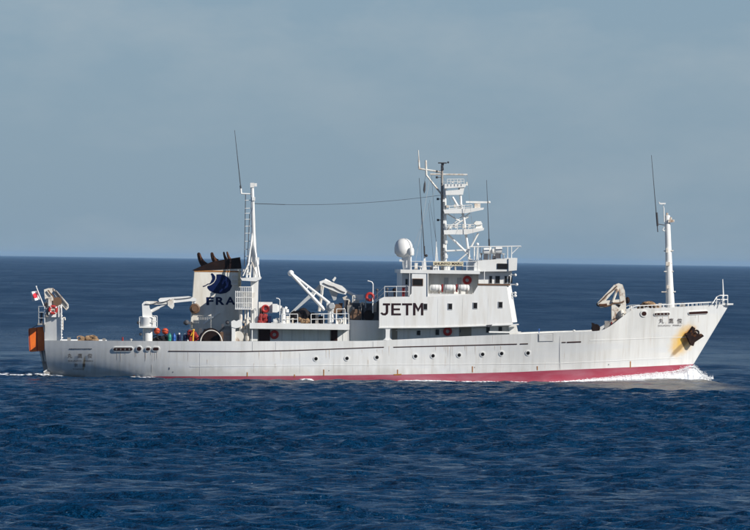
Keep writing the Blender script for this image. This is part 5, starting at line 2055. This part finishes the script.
# fine spray thrown off the crest
for i in range(9000):
    px = min(713, 575 + 140 * rf.random() ** 0.45)
    yt, yb = float(np.interp(px, cx_, cy_)), float(np.interp(px, bx_, by_))
    hp, hb_ = hull_here(px, yt)
    f = rf.random()
    y_ = yt - rf.expovariate(1 / (0.3 if px < 680 else 0.9)) if f < 0.5 else yt + (yb - yt) * rf.uniform(0, 1.25)
    c_ = P(px, y_, -hb_ - rf.uniform(0.2, 1.5))
    r = 0.008 + 0.026 * rf.random() ** 3
    fo.sphere3(c_, r, sx=rf.uniform(1, 2.0), n=4, m=2, rough=0.2, rs=rf)
o = fo.build('bow_wave', 'foam_white', None, P(640, 380, -3), angle=80)
tag(o, 'white foaming bow wave curling along the starboard bow', 'foam', kind='stuff')
fo = MB()
for (x0, x1, n_, hmax) in ((47, 62, 90, 0.10), (128, 158, 40, 0.03), (300, 312, 70, 0.07), (398, 455, 380, 0.09), (455, 560, 240, 0.05)):
    for i in range(n_):
        px = rf.uniform(x0, x1)
        hp = P(px, 381, -5)
        hb_ = half(hp.x, 0.05)
        e_ = math.sin(math.pi * (px - x0) / (x1 - x0))
        fo.sphere3((hp.x, -hb_ - rf.uniform(0.05, 0.6), 0.02 + rf.uniform(-0.08, hmax * e_)), rf.uniform(0.03, 0.07), sx=rf.uniform(2.0, 5.0), sz=0.5, n=6, m=3, rough=0.2, rs=rf)
for i in range(420):                   # tumbling wake just astern
    u = rf.random()
    x_ = STN_B.x - 0.1 - 14 * u ** 1.5
    cl = 0.5 + 0.5 * math.sin(x_ * 1.7)
    fo.sphere3((x_, rf.uniform(-4.0, 3.0), 0.04 + rf.uniform(0.0, 0.22) * cl), rf.uniform(0.03, 0.08), sx=rf.uniform(2.0, 5.0), sz=0.5, n=6, m=3, rough=0.2, rs=rf)
o = fo.build('wash_foam', 'foam_white', None, P(380, 382, -5), angle=80)
tag(o, 'white wash and foam flecks along the waterline and astern', 'foam', kind='stuff')

# ------------------------------------------------------------------ sea haze
hz_me = bpy.data.meshes.new('haze')
X0, X1, Y0, Y1, Z0, Z1 = xs[0] - 400, xs[-1] + 400, ys[0] - 400, ys[-1] + 400, -4.0, 31.0
hz_me.from_pydata([(X0, Y0, Z0), (X1, Y0, Z0), (X1, Y1, Z0), (X0, Y1, Z0), (X0, Y0, Z1), (X1, Y0, Z1), (X1, Y1, Z1), (X0, Y1, Z1)], [],
                  [(0, 3, 2, 1), (4, 5, 6, 7), (0, 1, 5, 4), (1, 2, 6, 5), (2, 3, 7, 6), (3, 0, 4, 7)])
hm = bpy.data.materials.new('haze_air')
hm.use_nodes = True
hm.node_tree.nodes.clear()
ho = hm.node_tree.nodes.new('ShaderNodeOutputMaterial')
hv = hm.node_tree.nodes.new('ShaderNodeVolumePrincipled')
hv.inputs['Color'].default_value = (0.42, 0.68, 1.0, 1)
hv.inputs['Density'].default_value = 0.000016
hm.node_tree.links.new(hv.outputs['Volume'], ho.inputs['Volume'])
hz_me.materials.append(hm)
hz = bpy.data.objects.new('haze', hz_me)
col.objects.link(hz)
tag(hz, 'thin bluish sea haze over the far water', 'haze', kind='stuff')
